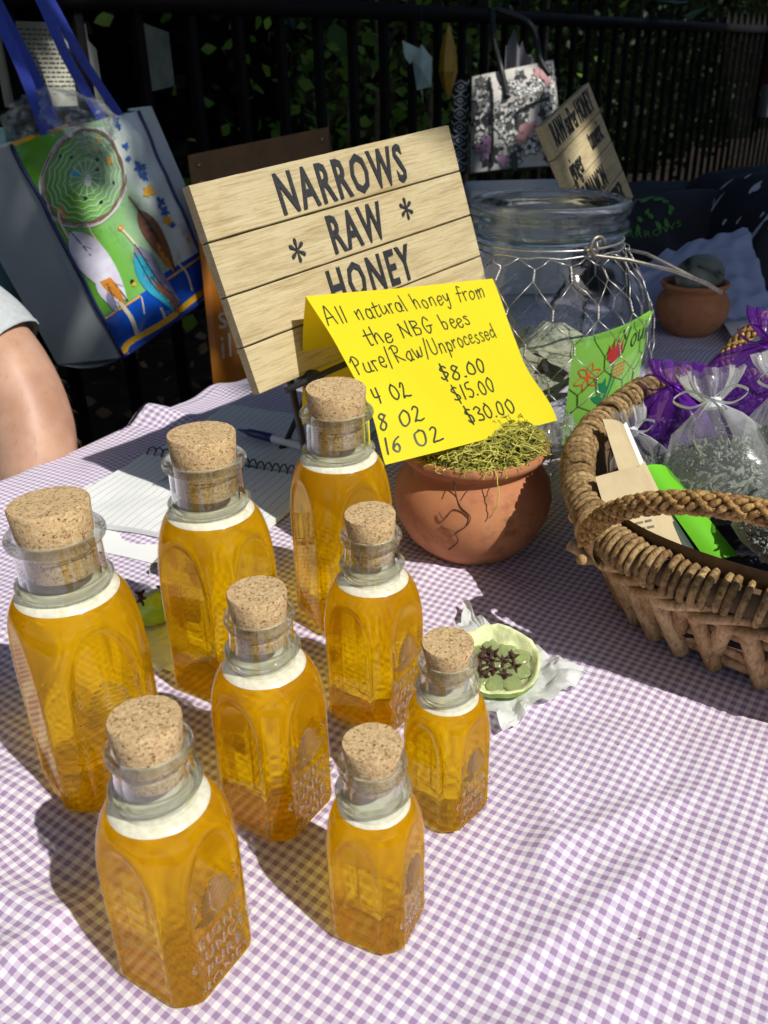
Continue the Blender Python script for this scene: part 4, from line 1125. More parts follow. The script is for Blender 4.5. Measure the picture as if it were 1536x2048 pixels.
# ------------------------------------------------------------------ notebook, pen, papers
NP, NQ = V((.39, .921, 0)).normalized(), V((.921, -.39, 0)).normalized()
def npq(p, q, z=0): return NP * p + NQ * q + V((0, 0, z + cz((NP * p + NQ * q).x, (NP * p + NQ * q).y)))
t = NT('ruled_paper'); sx_ = t.n('SeparateXYZ', {0: t.uv()})
ln = t.math('LESS_THAN', t.math('FRACT', t.math('MULTIPLY', sx_.outputs[1], 24.)), .055)
m_ruled = t.pbr(t.mix(ln, t.ramp(t.noise(6, 3, .5, t.uv()), [(.3, (.74, .76, .74)), (.7, (.80, .81, .79))]), (.20, .25, .30)), .8)
nb = thing('spiral_notebook', (0, 0, 0), 'open spiral notebook with ruled pages behind the large bottles', 'notebook')
SP = .722
def page(p0, p1, q0, q1, z, nm):
    g_ = []; uvs = []
    for i in range(17):
        r_ = []
        for j in range(17):
            u_, v_ = i / 16, j / 16
            k = abs(lerp(p0, p1, u_) - SP)
            r_.append(npq(lerp(p0, p1, u_), lerp(q0, q1, v_), z + .0035 * math.exp(-k / .02) + .0015 * sin(u_ * 3) * v_)); uvs.append((u_, v_))
        g_.append(r_)
    mb = MB().grid(g_)
    edge = [[(p.x, p.y, p.z - .0004) for p in r_] for r_ in (g_[0], )]
    bot = [V((p.x, p.y, p.z - z + .0012)) for p in g_[0]]; mb.grid([g_[0], bot])
    for r_ in ([x[0] for x in g_], [x[-1] for x in g_]): mb.grid([r_, [V((p.x, p.y, p.z - z + .0012)) for p in r_]])
    bot = [V((p.x, p.y, p.z - z + .0012)) for p in g_[-1]]; mb.grid([g_[-1], bot])
    return mb.build(nm, m_ruled, nb, uvf=lambda i: uvs[i] if i < len(uvs) else (.5, .01))
page(SP - .006, .566, -.588, -.375, .0065, 'page'); page(SP + .006, .888, -.588, -.375, .004, 'page')
sp = MB()
for i in range(23):
    q = -.582 + .2 * i / 22; c = npq(SP, q, .006)
    sp.tube([c + NP * .0085 * cos(a) + V((0, 0, .0075 * sin(a) + .001)) + NQ * .0012 * (a / 6) for a in [k * pi / 6 for k in range(13)]], .0008, 6)
sp.build('spiral', m_black, nb)
ink = MB(); R = random.Random(12)
fnb = lambda x, y: npq(.570 + y, -.575 + x, .0072)
# writing runs along the ruled lines, upside down for us
def fl(x0, y0): return lambda x, y: npq(.715 - (y0 + x), -.575 + x0 - y + .0, .0076)
for k, tx in enumerate(('Summer 2', '2 0 15', '0530', '1-50')): write(ink, tx, 0, 0, .0042, fl(.055 + .011 * k, .030 + .004 * k), .0006, R, .12)
ink.build('pen_writing', m_ink('notebook_ink', (.03, .035, .05)), nb, smooth=False); ink = MB()
for k, tx in enumerate(('10', 'Honey', 'Sakura')): write(ink, tx, 0, 0, .0042, fl(.145 + .012 * k, .020 + .006 * k), .0006, R, .12)
ink.build('pen_writing', bpy.data.materials['notebook_ink'], nb, smooth=False)
pen = thing('ballpoint_pen', (0, 0, 0), 'white ballpoint pen with blue grip lying on the notebook', 'pen')
pa, pb = V((-.166, .944, .0125)), V((-.040, .845, .016))
for p in (pa, pb): p.z += cz(p.x, p.y)
MB().tube([pa.lerp(pb, x) for x in (.34, .36, .95, 1)], [.0042, .0048, .0048, .0035], 12).build('barrel', plain('pen_white', (.75, .77, .78), .25), pen)
MB().tube([pa.lerp(pb, x) for x in (0, .10, .12, .33, .35)], [.0008, .0034, .0046, .0052, .0046], 12).build('grip', plain('pen_blue', (.015, .03, .16), .3), pen)
tag(sheet('loose_paper', [npq(.535, -.60, .0012), npq(.528, -.44, .0012), npq(.64, -.42, .0014), npq(.64, -.60, .0014)], m_white, 0, wob=.001), 'bluish white sheet of paper sticking out from under the notebook', 'paper')
m_pf = plain('violet_cover', (.045, .02, .17), .45)
tag(sheet('violet_folder', [npq(.522, -.555, .0006), npq(.512, -.40, .0006), npq(.60, -.39, .0008), npq(.60, -.555, .0008)], m_pf, 0), 'dark violet folder edge showing under the loose paper', 'folder')
t = NT('striped_ribbon'); m_str = t.pbr(t.ramp(t.math('FRACT', t.math('MULTIPLY', t.n('SeparateXYZ', {0: t.uv()}).outputs[1], 9.)), [(0, (.62, .62, .56)), (.55, (.10, .10, .11))], 'CONSTANT'), .7)
rb = MB(); uvs = []; P = []
for i in range(15):
    r_ = []
    for j in range(7):
        a = pi * i / 14; r_.append((-.1875 + .013 * cos(a) + .006 * (j / 6), .632 - .014 * cos(a) * .6 + .024 * (j / 6), .016 * sin(a) + cz(-.1875, .63) + .001)); uvs.append((i / 14, j / 6))
    P.append(r_)
tag(rb.grid(P).build('striped_ribbon', m_str, uvf=lambda i: uvs[i]), 'looped grey striped ribbon behind the left lime', 'ribbon')

# ------------------------------------------------------------------ cut limes stuck with cloves, on tissue
t = NT('lime_skin'); nz = t.noise(45, 4, .6, t.obj())
m_skin = t.pbr(t.ramp(nz, [(.3, (.17, .33, .015)), (.55, (.30, .47, .03)), (.75, (.42, .52, .06))]), .32, t.bump(t.noise(420, 2, .5, t.obj()), .25, .0008))
m_rind = plain('lime_rind', (.66, .71, .38), .6, .25, 90, .8)
t = NT('lime_flesh')
m_flesh = t.out(t.mixs(.6, t.n('BsdfPrincipled', {'Base Color': (.52, .60, .28), 'Roughness': .12, 'Subsurface Weight': .4, 'Subsurface Radius': (.01, .012, .004)}).outputs[0], t.n('BsdfGlass', {'Color': (.92, .97, .75), 'Roughness': .08, 'IOR': 1.36}).outputs[0]))
m_clove = plain('clove', (.06, .024, .014), .7, .5, 400, .6)
def lime(c, upv, r, label, depth, seed):
    up_ = V(upv).normalized(); M = frame(up_.orthogonal(), up_.cross(up_.orthogonal())); e = thing('lime_half', c, label, 'lime', 'cut limes with cloves', M=M)
    nA = 40; R = random.Random(seed)
    wob = lambda a: 1 + .05 * sin(a * 2 + seed) + .03 * sin(a * 5 + seed) + .02 * noise.noise((cos(a) * 4, sin(a) * 4, seed))
    o_ = MB(); P = []
    for k in range(13):
        ph = pi / 2 * k / 12; rr = r * sin(ph); zz = -r * .92 * cos(ph)
        P.append([V((rr * wob(a) * cos(a), rr * wob(a) * sin(a), zz + r * (.04 * sin(a * 3) + .10 * noise.noise((cos(a) * 5, sin(a) * 5, seed)) - .12 * (sin(a) < -.2) * abs(sin(a))) * (k / 12) ** 4)) for a in [2 * pi * i / nA for i in range(nA)]])
    o_.grid(P, closed_v=True).build('skin', m_skin, e)
    i_ = MB(); P2 = [P[-1]]
    for k, (f_, dz) in enumerate(((.97, .002), (.94, 0), (.90, -.05 * depth), (.80, -.30 * depth), (.62, -.5 * depth), (.35, -.55 * depth), (.01, -.55 * depth))):
        P2.append([V((p.x * f_, p.y * f_, p.z + dz * r + (.07 * r * noise.noise((p.x * 90, p.y * 90, k)) if k > 1 else 0))) for p in P[-1]])
    i_.grid(P2, closed_v=True).build('rind', m_rind, e)
    fl_ = MB()
    for k in range(9):
        a = k * .698 + .2; rr = r * (.48 if k % 2 else .55)
        fl_.ell((rr * cos(a), rr * sin(a), (-.56 * depth + .05) * r), r * .36, r * .24, r * .06, 12, 7, Matrix.Rotation(a, 3, 'Z'))
    fl_.ell((0, 0, (-.52 * depth + .03) * r), r * .18, r * .18, r * .1, 10, 6)
    fl_.build('flesh', m_flesh, e)
    return e, M
def clove_mesh():
    mb = MB()
    mb.tube([(0, 0, -.006), (0, 0, 0), (0, 0, .0018)], [.0009, .0014, .0022], 7)
    for k in range(4):
        a = k * pi / 2; d = V((cos(a), sin(a), 0))
        mb.tube([d * .0008 + V((0, 0, .001)), d * .0031 + V((0, 0, .0020)), d * .0047 + V((0, 0, .0032))], [.0014, .0011, .0003], 6)
    return mb
clv = None; clv2 = None
def clove(p, nrm_, label, bud, R):
    global clv, clv2
    src = clv2 if bud else clv
    if src is None:
        mb = clove_mesh()
        o = mb.build('clove', m_clove)
        if bud: mb2 = clove_mesh().ell((0, 0, .0028), .0021, .0021, .0021, 10, 6); bpy.data.objects.remove(o); o = mb2.build('clove', [m_clove]); clv2 = o
        else: clv = o
    else: o = src.copy(); COL.objects.link(o)
    q = V(nrm_).to_track_quat('Z', 'Y'); o.matrix_world = Matrix.Translation(p) @ q.to_matrix().to_4x4() @ Matrix.Rotation(R.uniform(0, 6), 4, 'Z')
    tag(o, label, 'clove', 'cloves stuck in the limes')
LC, LU = V((.0735, .478, .0225)), V((-.05, -.30, .95))
LC.z += cz(LC.x, LC.y) + .004
e, LM = lime(LC, LU, .0285, 'hollowed green lime half full of cloves on crumpled tissue', .62, 4)
R = random.Random(6)
for i, (x, y) in enumerate(((-.010, .006), (-.006, .010), (-.004, .002), (-.012, -.002), (-.003, -.005), (.004, .001), (.011, .005), (.012, -.003), (.004, -.010), (-.009, -.009), (-.001, .008))):
    d_ = LM.inverted() @ V((1, 0, 0)); X = V((1, 0, 0)); Y = LU.normalized().cross(X).normalized()
    p = LC + X * x + Y * y + LU.normalized() * (-.0075)
    clove(p, (LU + V((R.gauss(0, .25), R.gauss(0, .25), 0))), 'star-tipped dark clove in the heap on the flesh of the lime on crumpled tissue' if i % 3 else 'round-budded brown clove in the heap on the flesh of the lime on crumpled tissue', i % 3 == 0, R)
L2 = V((-.1800, .568, .028)); L2.z += cz(L2.x, L2.y) + .003; U2 = V((-.25, .45, .85))
lime(L2, U2, .0285, 'dark green lime half standing between two large honey bottles', .5, 11)
U2n = U2.normalized(); X2 = (V((1, 0, 0)) - U2n * U2n.x).normalized(); Y2 = U2n.cross(X2)
sk_ = V((.05, -.85, .30)).normalized()
cpos = [(L2 + sk_ * .0268, sk_, 'lone dark clove stuck in the skin of the shaded lime')]
for a_, w_ in ((-2.35, 'left'), (-1.6, 'middle'), (-.85, 'right')): cpos.append((L2 + X2 * .0215 * cos(a_) + Y2 * .0215 * sin(a_) - U2n * .0006, U2n, 'dark clove at the %s of the rim of the shaded lime' % w_))
for p, n_, l_ in cpos: clove(p, n_, l_, False, R)
t = NT('tissue')
m_tiss = t.out(t.mixs(.35, t.n('BsdfPrincipled', {'Base Color': (.82, .84, .81), 'Roughness': .8}).outputs[0], t.n('BsdfTranslucent', {'Color': (.74, .78, .72)}).outputs[0]))
def tissue(outline, label, amp, seed):
    """crumpled sheet filling an outline on the cloth"""
    c = sum((V((*p, 0)) for p in outline), V()) / len(outline); n_ = len(outline); mb = MB(); P = []
    for k in range(27):
        row = []
        for i in range(n_ * 12):
            a_ = V((*outline[i // 12], 0)); b_ = V((*outline[(i // 12 + 1) % n_], 0)); p = a_.lerp(b_, (i % 12) / 12)
            p = c.lerp(p, max(.01, k / 26) * (1 + .05 * noise.noise((i * .5, seed, 1)) * (k / 26)))
            rd = abs(noise.noise((p.x * 38, p.y * 38, seed))) * 1.0 + .5 * abs(noise.noise((p.x * 85, p.y * 85, seed + 4))) + .25 * abs(noise.noise((p.x * 190, p.y * 190, seed + 8)))
            z = .001 + amp * rd * (.3 + .7 * k / 26) + amp * .7 * (k / 26) ** 4 * (.5 + noise.noise((i * .21, seed, 9)))
            row.append((p.x + amp * .5 * noise.noise((p.y * 60, p.x * 60, seed)), p.y, cz(p.x, p.y) + max(.0008, z)))
        P.append(row)
    return tag(mb.grid(P, closed_v=True).build('tissue', m_tiss, smooth=True, angle=28), label, 'tissue', 'tissues under the limes')
tissue([(.060, .578), (.074, .556), (.120, .505), (.137, .489), (.128, .470), (.100, .455), (.072, .428), (.050, .470), (.046, .53)], 'crumpled white tissue under the hollowed lime', .009, 3)
tissue([(-.205, .56), (-.185, .60), (-.15, .58), (-.148, .53), (-.150, .505), (-.170, .505), (-.195, .53)], 'small white tissue under the shaded lime between the big bottles', .005, 8)
# crumpled clear plastic between pot and basket
t = NT('clear_plastic')
nz = t.noise(24, 5, .7, t.obj())
m_plas = t.out(t.mixs(t.ramp(nz, [(.35, (.10,) * 3), (.75, (.34,) * 3)]), t.n('BsdfTransparent', {'Color': (.96, .97, .97)}).outputs[0], t.mixs(.5, t.n('BsdfDiffuse', {'Color': (.75, .77, .76)}).outputs[0], t.n('BsdfGlossy', {'Color': (1, 1, 1), 'Roughness': .12}).outputs[0])))
def crumple(name, c, rx_, ry_, rz_, label, seed, cat='plastic bag', amp=.35):
    mb = MB(); P = []
    for j in range(29):
        a = -pi / 2 + pi * j / 28; row = []
        for k in range(56):
            d = V((cos(a) * cos(2 * pi * k / 56), cos(a) * sin(2 * pi * k / 56), sin(a)))
            n_ = 1 + amp * (abs(noise.noise(d * 2.6 + V((seed, 0, 0)))) + .5 * abs(noise.noise(d * 6 + V((0, seed, 0)))) + .25 * noise.noise(d * 14)) - amp * .4
            row.append(V(c) + V((d.x * rx_ * n_, d.y * ry_ * n_, d.z * rz_ * n_)))
        P.append(row)
    return tag(mb.grid(P, closed_v=True).build(name, m_plas, angle=35), label, cat)
crumple('plastic_bag', (.158, .775, .040), .040, .055, .040, 'crumpled clear plastic bag between the clay pot and the basket', 3)

# ------------------------------------------------------------------ back of the table
p2 = V((.478, 1.33, cz(.478, 1.33)))
pot('terracotta_pot', p2, .80, 'shaded terracotta pot with a painted stone on top behind the jar')
stn = MB(); P = []
t = NT('painted_stone'); nz = t.noise(13, 4, .55, t.obj(), 1.2)
m_stone = t.pbr(t.ramp(nz, [(.38, (.012, .014, .014)), (.46, (.13, .15, .12)), (.60, (.20, .22, .18)), (.66, (.55, .58, .52))], 'LINEAR'), .5, t.bump(nz, .3, .002))
stn.ell((0, 0, 0), .040, .032, .028, 26, 16)
for i, v in enumerate(stn.v): n_ = 1 + .10 * noise.noise(V(v) * 40); stn.v[i] = tuple(V(v) * n_)
o = stn.build('painted_stone', m_stone); o.location = p2 + V((.004, -.004, .088)); o.rotation_euler = (.25, -.35, .5)
tag(o, 'grey, black and white painted stone resting on the shaded pot', 'stone')
m_btiss = NT('blue_tissue'); m_btiss = m_btiss.out(m_btiss.mixs(.3, m_btiss.n('BsdfPrincipled', {'Base Color': (.46, .53, .78), 'Roughness': .8}).outputs[0], m_btiss.n('BsdfTranslucent', {'Color': (.45, .52, .78)}).outputs[0]))
tag(sheet('blue_tissue', [(.40, 1.33, .006), (.60, 1.31, .02), (.605, 1.48, .128), (.42, 1.50, .052)], m_btiss, .012, 24, wob=.012, seed=4), 'pale blue tissue paper crumpled up behind the shaded pot', 'tissue')
lf = thing('leaflet', (0, 0, 0), 'printed white leaflet lying on the cloth behind the far basket handle', 'leaflet')
LP = [(.505, 1.20, .012), (.70, 1.22, .012), (.735, 1.50, .016), (.565, 1.52, .014)]
sheet('sheet', LP, m_white, .004, parent=lf)
prn = MB(); q4 = [V(p) for p in LP]; lfF = lambda x, y: q4[0].lerp(q4[1], x).lerp(q4[3].lerp(q4[2], x), y) + V((0, 0, .006))
for j in range(9):
    for k in range(5): poly(prn, [(.16 + .05 * j, .55 + .075 * k), (.185 + .05 * j, .55 + .075 * k), (.185 + .05 * j, .61 + .075 * k), (.16 + .05 * j, .61 + .075 * k)], lfF) if (j * 3 + k * 7) % 5 else None
prn.build('print', m_ink('leaflet_print', (.10, .12, .16)), lf, smooth=False)
# navy shirts heaped at the end of the table
m_navy = plain('navy_cotton', (.008, .009, .018), .85, .3, 30, .3)
m_gprint = plain('green_print', (.045, .19, .02), .6); m_wprint = plain('white_print', (.55, .60, .68), .6)
def heap(name, c, sx_, sy_, hgt, rot, label, seed, prt=None):
    e = thing(name, c, label, 'shirts', 'navy shirts at the end of the table'); e.rotation_euler.z = rot
    def F(u, v):
        x, y = (u - .5) * sx_, (v - .5) * sy_
        k = min(1, 3.2 * min(u, 1 - u, v, 1 - v) + .0); k = sqrt(max(0, 1 - (1 - k) ** 2))
        return V((x, y, hgt * k * (1 + .12 * noise.noise((u * 3, v * 3, seed))) + .008 * noise.noise((u * 9, v * 7, seed + 2)) * k))
    hm_ = MB().grid([[F(i / 40, j / 30) for j in range(31)] for i in range(41)])
    if prt: prt(hm_, F)
    hm_.build('cloth', [m_navy, m_wprint], e)
    return e, F
heap('folded_shirts', (.62, 1.80, cz(.62, 1.8)), .62, .34, .15, radians(14), 'heap of folded navy shirts with a green printed emblem', 2)
e = bpy.data.objects['folded_shirts']
def hF(u, v):
    x, y = (u - .5) * .62, (v - .5) * .34; k = min(1, 3.2 * min(u, 1 - u, v, 1 - v)); k = sqrt(max(0, 1 - (1 - k) ** 2))
    return V((x, y, .15 * k * (1 + .12 * noise.noise((u * 3, v * 3, 2))) + .008 * noise.noise((u * 9, v * 7, 4)) * k)) + V((0, -.002, .003))
pr = MB(); R = random.Random(17)
for k in range(22):
    a = lerp(.9, 2.2, k / 21); blob(pr, .20 + .15 * cos(a) * 1.0 + .0, .10 + .12 * sin(a) + R.gauss(0, .012), R.uniform(.006, .013), hF, 6, R.uniform(.5, 1.4), R.random() * 3, 0, R, .4)
for k in range(12):
    petal(pr, .11 + .018 * k, .10 + .03 * sin(k * 1.3), .03, .014, R.uniform(.8, 2.4), hF)
NWL = 'NARROWS'
for k, ch in enumerate(NWL):
    if ch in 'NRAOS':
        pass
pr.build('emblem', m_gprint, e, smooth=False)
v_, f_ = letters([('NARROWS', 0, 0, 1.)], 1., .0, 1.0, 1.1)
lo = min(a for a, b, c in v_); hi_ = max(a for a, b, c in v_)
MB().add([hF(.11 + .21 * (a - lo) / (hi_ - lo), .085 + .024 * b - .018 * sin(pi * (a - lo) / (hi_ - lo))) for a, b, c in v_], f_).build('lettering', m_gprint, e, smooth=False)
def white_print(mb, F):
    hh2 = lambda u, v: F(u, v) + V((0, -.002, .003))
    for k in range(60):
        u_, v_ = R.uniform(.04, .55), R.uniform(.06, .62)
        if u_ > .25 and .12 < v_ < .42: continue
        if R.random() < .5: petal(mb, u_, v_, R.uniform(.03, .12), R.uniform(.012, .03), R.uniform(-.6, .9), hh2, 1)
        else: blob(mb, u_, v_, R.uniform(.008, .018), hh2, 7, R.uniform(.5, 1.3), R.random() * 3, 1, R, .4)
heap('folded_shirts', (.79, 1.69, cz(.79, 1.69)), .42, .40, .19, radians(8), 'heap of navy shirts with white splashed print at the right edge', 6, white_print)
wbx = thing('plastic_tub', (.262, 1.66, cz(.26, 1.66)), 'white plastic tub behind the money jar', 'tub')
def rrect(w_, d_, r, n=6):
    out = []
    for cx_, cy_, a0 in ((w_ / 2 - r, d_ / 2 - r, 0), (-w_ / 2 + r, d_ / 2 - r, pi / 2), (-w_ / 2 + r, -d_ / 2 + r, pi), (w_ / 2 - r, -d_ / 2 + r, 1.5 * pi)):
        for k in range(n + 1): a = a0 + pi / 2 * k / n; out.append((cx_ + r * cos(a), cy_ + r * sin(a)))
    return out
m_tub = plain('white_plastic', (.62, .64, .66), .35)
P = []
for k, z in ((.86, 0), (.87, .004), (.92, .15), (.92, .165)): P.append([V((x * k, y * k, z)) for x, y in rrect(.20, .14, .02)])
P.insert(0, [p * .01 for p in P[0]]); MB().grid(P, closed_v=True).build('body', m_tub, wbx)
P = []
for k, z in ((1, .160), (1, .176), (.97, .182), (.9, .182), (.01, .182)): P.append([V((x * k, y * k, z)) for x, y in rrect(.20, .14, .02)])
MB().grid(P, closed_v=True).build('lid', m_tub, wbx)
# second slat sign
sBL = V((.242, 1.205, .155)); sR = V((.55, .80, .22)); sD = V((.42, -.06, -.90))
_hs = hs
hs = [.046, .046, .046, .046]; yc = [0]
for hh in hs: yc.append(yc[-1] + hh)
def tl2(tx, x, y, size): return textline(tx, x, y, size, .52, 1.02, .006)
s2 = V((.226, 1.251, .307))
sdn = V((.072, -.03, -.168)).normalized(); srx = V((.118, .25, .048)).normalized()
sBL = s2 + sdn * .184
board('slat_sign', sBL, srx, sdn, .250, hs, 'smaller pale slat sign listing ginger, turmeric, cinnamon and pepper', 'sign', [
 tl2('RAW suPer HONEY', .125, mid(3), .046), tl2('ginger', .060, mid(2) - .006, .046), tl2('tumeric', .185, mid(2) + .004, .044), tl2('CINNAMON', .095, mid(1) - .004, .046), tl2('PEPPER', .175, mid(0), .046)])
st = thing('sign_easel', (0, 0, 0), 'black metal easel behind the glass jar, propping up the smaller slat sign', 'easel')
sup_ = -sdn; sn = frame(srx, sup_).col[2]
lb = MB(); q0 = sBL + srx * .03 - sup_ * .003 + sn * .006; q1 = sBL + srx * .235 - sup_ * .003 + sn * .006; lb.tube([q0, q1], .003, 8)
for q in (q0.lerp(q1, .1), q0.lerp(q1, .9)): lb.tube([q, q - sn * .028], .003, 8)
lb.build('ledge', m_black, st)
for fx, sx_, sy_ in ((.1, 0, .02), (.9, .05, .02), (.5, -.04, .16)):
    a = q0.lerp(q1, fx) - sn * .028; b = V((a.x + sx_, a.y + sy_, 0)); b.z = cz(b.x, b.y) + .003
    MB().tube([a + sup_ * .05, a, b], .0035, 8).build('leg', m_black, st)
# ------------------------------------------------------------------ dreamcatcher tote on the fence
def invbl(c4, p):
    """position of a point inside a drawn quad, as fractions across and down"""
    (tl, tr, br, bl) = [V((*q, 0)) for q in c4]; u = v = .5
    for _ in range(25):
        P_ = lambda a, b: (tl * (1 - a) + tr * a) * (1 - b) + (bl * (1 - a) + br * a) * b
        r = P_(u, v) - V((*p, 0)); a = (P_(u + 1e-3, v) - P_(u, v)) / 1e-3; b = (P_(u, v + 1e-3) - P_(u, v)) / 1e-3
        d = a.x * b.y - a.y * b.x; u -= (r.x * b.y - r.y * b.x) / d; v -= (a.x * r.y - a.y * r.x) / d
    return u, v
def flatcol(name, c, rough=.3): return plain(name, c, rough, .10, 60)
TLt, TRt, BRt, BLt = V((-.540, 1.411, .283)), V((-.404, 1.652, .314)), V((-.299, 1.62, .015)), V((-.416, 1.38, -.035))
tn = (TRt - TLt).cross(BLt - TLt).normalized()
if tn.y > 0: tn = -tn
def tF(u, v, o=0.):
    p = TLt.lerp(TRt, u).lerp(BLt.lerp(BRt, u), v)
    return p + tn * (.010 * sin(pi * u) * (1 - .5 * v) + .005 * noise.noise((u * 5, v * 6, 2)) + .010 * sstep(.80, .95, v) * sin(pi * u) + o)
tote = thing('tote_bag', (0, 0, 0), 'glossy tote bag with a dreamcatcher picture, hung on the fence by blue straps', 'tote bag')
t = NT('tote_print'); uvx = t.n('SeparateXYZ', {0: t.uv()})
nz = t.math('ADD', uvx.outputs[0], t.math('MULTIPLY', t.math('SUBTRACT', t.noise(4, 4, .6, t.uv()), .5), .35))
pc = t.ramp(nz, [(.05, (.10, .30, .02)), (.28, (.15, .40, .06)), (.42, (.20, .42, .14)), (.60, (.30, .44, .28)), (.72, (.50, .58, .54)), (.95, (.66, .73, .76))])
pc = t.mix(t.ramp(t.noise(9, 5, .7, t.uv()), [(.55, (0, 0, 0)), (.75, (.55,) * 3)]), pc, (.05, .14, .05))
m_tprint = t.pbr(pc, .16, t.bump(t.noise(26, 4, .6, t.uv()), .25, .004))
m_tblue = flatcol('tote_blue', (.006, .07, .42), .14); m_tnavy = flatcol('tote_navy', (.01, .02, .13), .3); m_twhite = plain('tote_white', (.52, .58, .60), .22, .06, 12, .1)
m_tyel = flatcol('tote_yellow', (.70, .38, .02), .25)
N_ = 40; uvs = []; Z4 = [(0, 235), (932, -30), (1500, 1280), (823, 1774)]
zuv = lambda x, y: invbl(Z4, (x, y))
g_ = []
for i in range(N_ + 1):
    r_ = []
    for j in range(N_ + 1): r_.append(tF(i / N_, j / N_)); uvs.append((i / N_, 1 - j / N_))
    g_.append(r_)
mb = MB().grid(g_)
for f_i, f in enumerate(mb.f):
    j = f[0] % (N_ + 1); i = f[0] // (N_ + 1)
    vb = lerp(.795, .760, i / N_)
    if j / N_ >= vb: mb.mi[f_i] = 1
mb.build('front_panel', [m_tprint, m_tblue], tote, uvf=lambda i: uvs[i])
bkv = V((-.120, .035, -.020)); TRb = V((-.405, 1.76, .318)); 
sd_ = MB(); sd_.grid([[TLt.lerp(BLt, j / 20) + bkv * (i / 10) + V((.012 * sin(pi * i / 10) * (1 if j < 14 else .4), 0, 0)) + V((.006 * noise.noise((i * .5, j * .3, 3)), 0, 0)) for j in range(21)] for i in range(11)])
bb = V((.10, .13, .02))
sd_.grid([[TRt.lerp(BRt, j / 12) + V((.004, .09, .004)) * (i / 6) - V((.030 * sin(pi * i / 6), 0, 0)) for j in range(13)] for i in range(7)])
a0, a1, a2, a3 = TLt + bkv, TRt + V((.004, .09, .004)), BLt + bkv, BRt + V((.004, .09, .004))
sd_.grid([[a0.lerp(a1, i / 10).lerp(a2.lerp(a3, i / 10), j / 10) for j in range(11)] for i in range(11)])
sd_.grid([[BLt.lerp(BRt, i / 10).lerp(a2.lerp(a3, i / 10), j / 6) - V((0, 0, .012 * sin(pi * j / 6))) for j in range(7)] for i in range(11)])
sd_.build('gusset', m_twhite, tote)
art = [m_tyel, flatcol('hoop_brown', (.17, .09, .07), .5), flatcol('web_white', (.62, .72, .58), .3), flatcol('feather_pale', (.58, .56, .66), .3), flatcol('feather_rust', (.52, .20, .02), .3), flatcol('feather_teal', (.03, .32, .46), .3), flatcol('feather_brown', (.20, .085, .04), .3), flatcol('flower_blue', (.04, .11, .40), .3), flatcol('dark_detail', (.012, .016, .02), .3), flatcol('bone', (.62, .55, .40), .3), flatcol('slate_feather', (.22, .22, .32), .3), flatcol('hoop_frost', (.55, .56, .52), .3)]
dm = MB(); LV = [.0012]
def tz(x, y): u, v = zuv(x, y); return tF(u, v, LV[0])
def line(pts, wd, mi): stroke(dm, [(q.x, q.y) for q in catmull(pts, 6)] if len(pts) > 2 else [(lerp(pts[0][0], pts[1][0], k / 6), lerp(pts[0][1], pts[1][1], k / 6)) for k in range(7)], tz, wd, mi)
line([(2, 235), (130, 190)], 30, 0); 
line([(672, 1478), (900, 1330)], 16, 0); line([(1100, 1212), (1388, 1020)], 16, 0)
line([(822, 1745), (850, 1670), (1040, 1560), (1180, 1450), (1345, 1330), (1500, 1258)], 46, 0)
LV[0] = .0018
R = random.Random(41)
el = lambda a, s_=1.: (492 + s_ * (285 * cos(a) * .96 - 335 * sin(a) * .26), 468 + s_ * (285 * cos(a) * .26 + 335 * sin(a) * .98))
for k in range(3): line([(el(2 * pi * i / 30, .97 + .025 * k + R.gauss(0, .012))) for i in range(31)], 22, (1, 1, 11)[k])
line([el(2.3 + i * .14, 1.0) for i in range(12)], 26, 11)
for s_ in (.9, .78, .66, .52, .38):
    n_ = 14
    for i in range(n_):
        a0 = 2 * pi * (i + (s_ * 50 % 1)) / n_; a1 = a0 + 2 * pi / n_; c = V((*el((a0 + a1) / 2, s_ * .93), 0))
        line([el(a0, s_), (c.x, c.y), el(a1, s_)], 5, 2)
for i in range(14): line([el(2 * pi * i / 14, .06), el(2 * pi * i / 14 + .3, .40)], 6, 2)
for x, y in ((305, 325), (380, 330), (565, 345), (695, 500), (490, 610), (600, 640), (570, 415)): blob(dm, x, y, 13, tz, 9, 1, 0, 8)
for x, y, r_ in ((580, 205, 26), (655, 350, 30)): blob(dm, x, y, r_, tz, 9, .8, .5, 0, R, .3)
blob(dm, 505, 490, 26, tz, 10, 1.7, 0, 2); blob(dm, 415, 440, 40, tz, 9, .7, .4, 5, R, .3)
def feather(x0, y0, x1, y1, wd, mi, tip=None, quill=8):
    a = atan2(y1 - y0, x1 - x0); L = hypot(x1 - x0, y1 - y0); o = LV[0]
    petal(dm, x0, y0, L, wd, a, tz, mi, 10); LV[0] = o + .0004
    if tip is not None: petal(dm, lerp(x0, x1, .52) - sin(a) * wd * .12, lerp(y0, y1, .52) + cos(a) * wd * .12, L * .50, wd * .36, a, tz, tip, 8)
    line([(x0, y0), (lerp(x0, x1, .5) + sin(a) * wd * .05, lerp(y0, y1, .5)), (x1, y1)], 7, quill)
    for k in range(7):
        q = .2 + .09 * k; px, py = lerp(x0, x1, q), lerp(y0, y1, q); sg = 1 if k % 2 else -1
        line([(px, py), (px + cos(a + .5 * sg) * wd * .35, py + sin(a + .5 * sg) * wd * .35)], 3, quill)
    LV[0] = o
line([(800, 600), (880, 700), (1000, 850)], 12, 1)
feather(870, 690, 1175, 1140, 150, 6, 4); feather(840, 950, 1180, 1430, 150, 10, 6); feather(840, 1010, 1130, 1470, 120, 5, 5); feather(980, 1180, 1160, 1490, 60, 4)
feather(400, 835, 815, 1360, 210, 3, 4); feather(610, 1120, 760, 1430, 130, 3, 10)
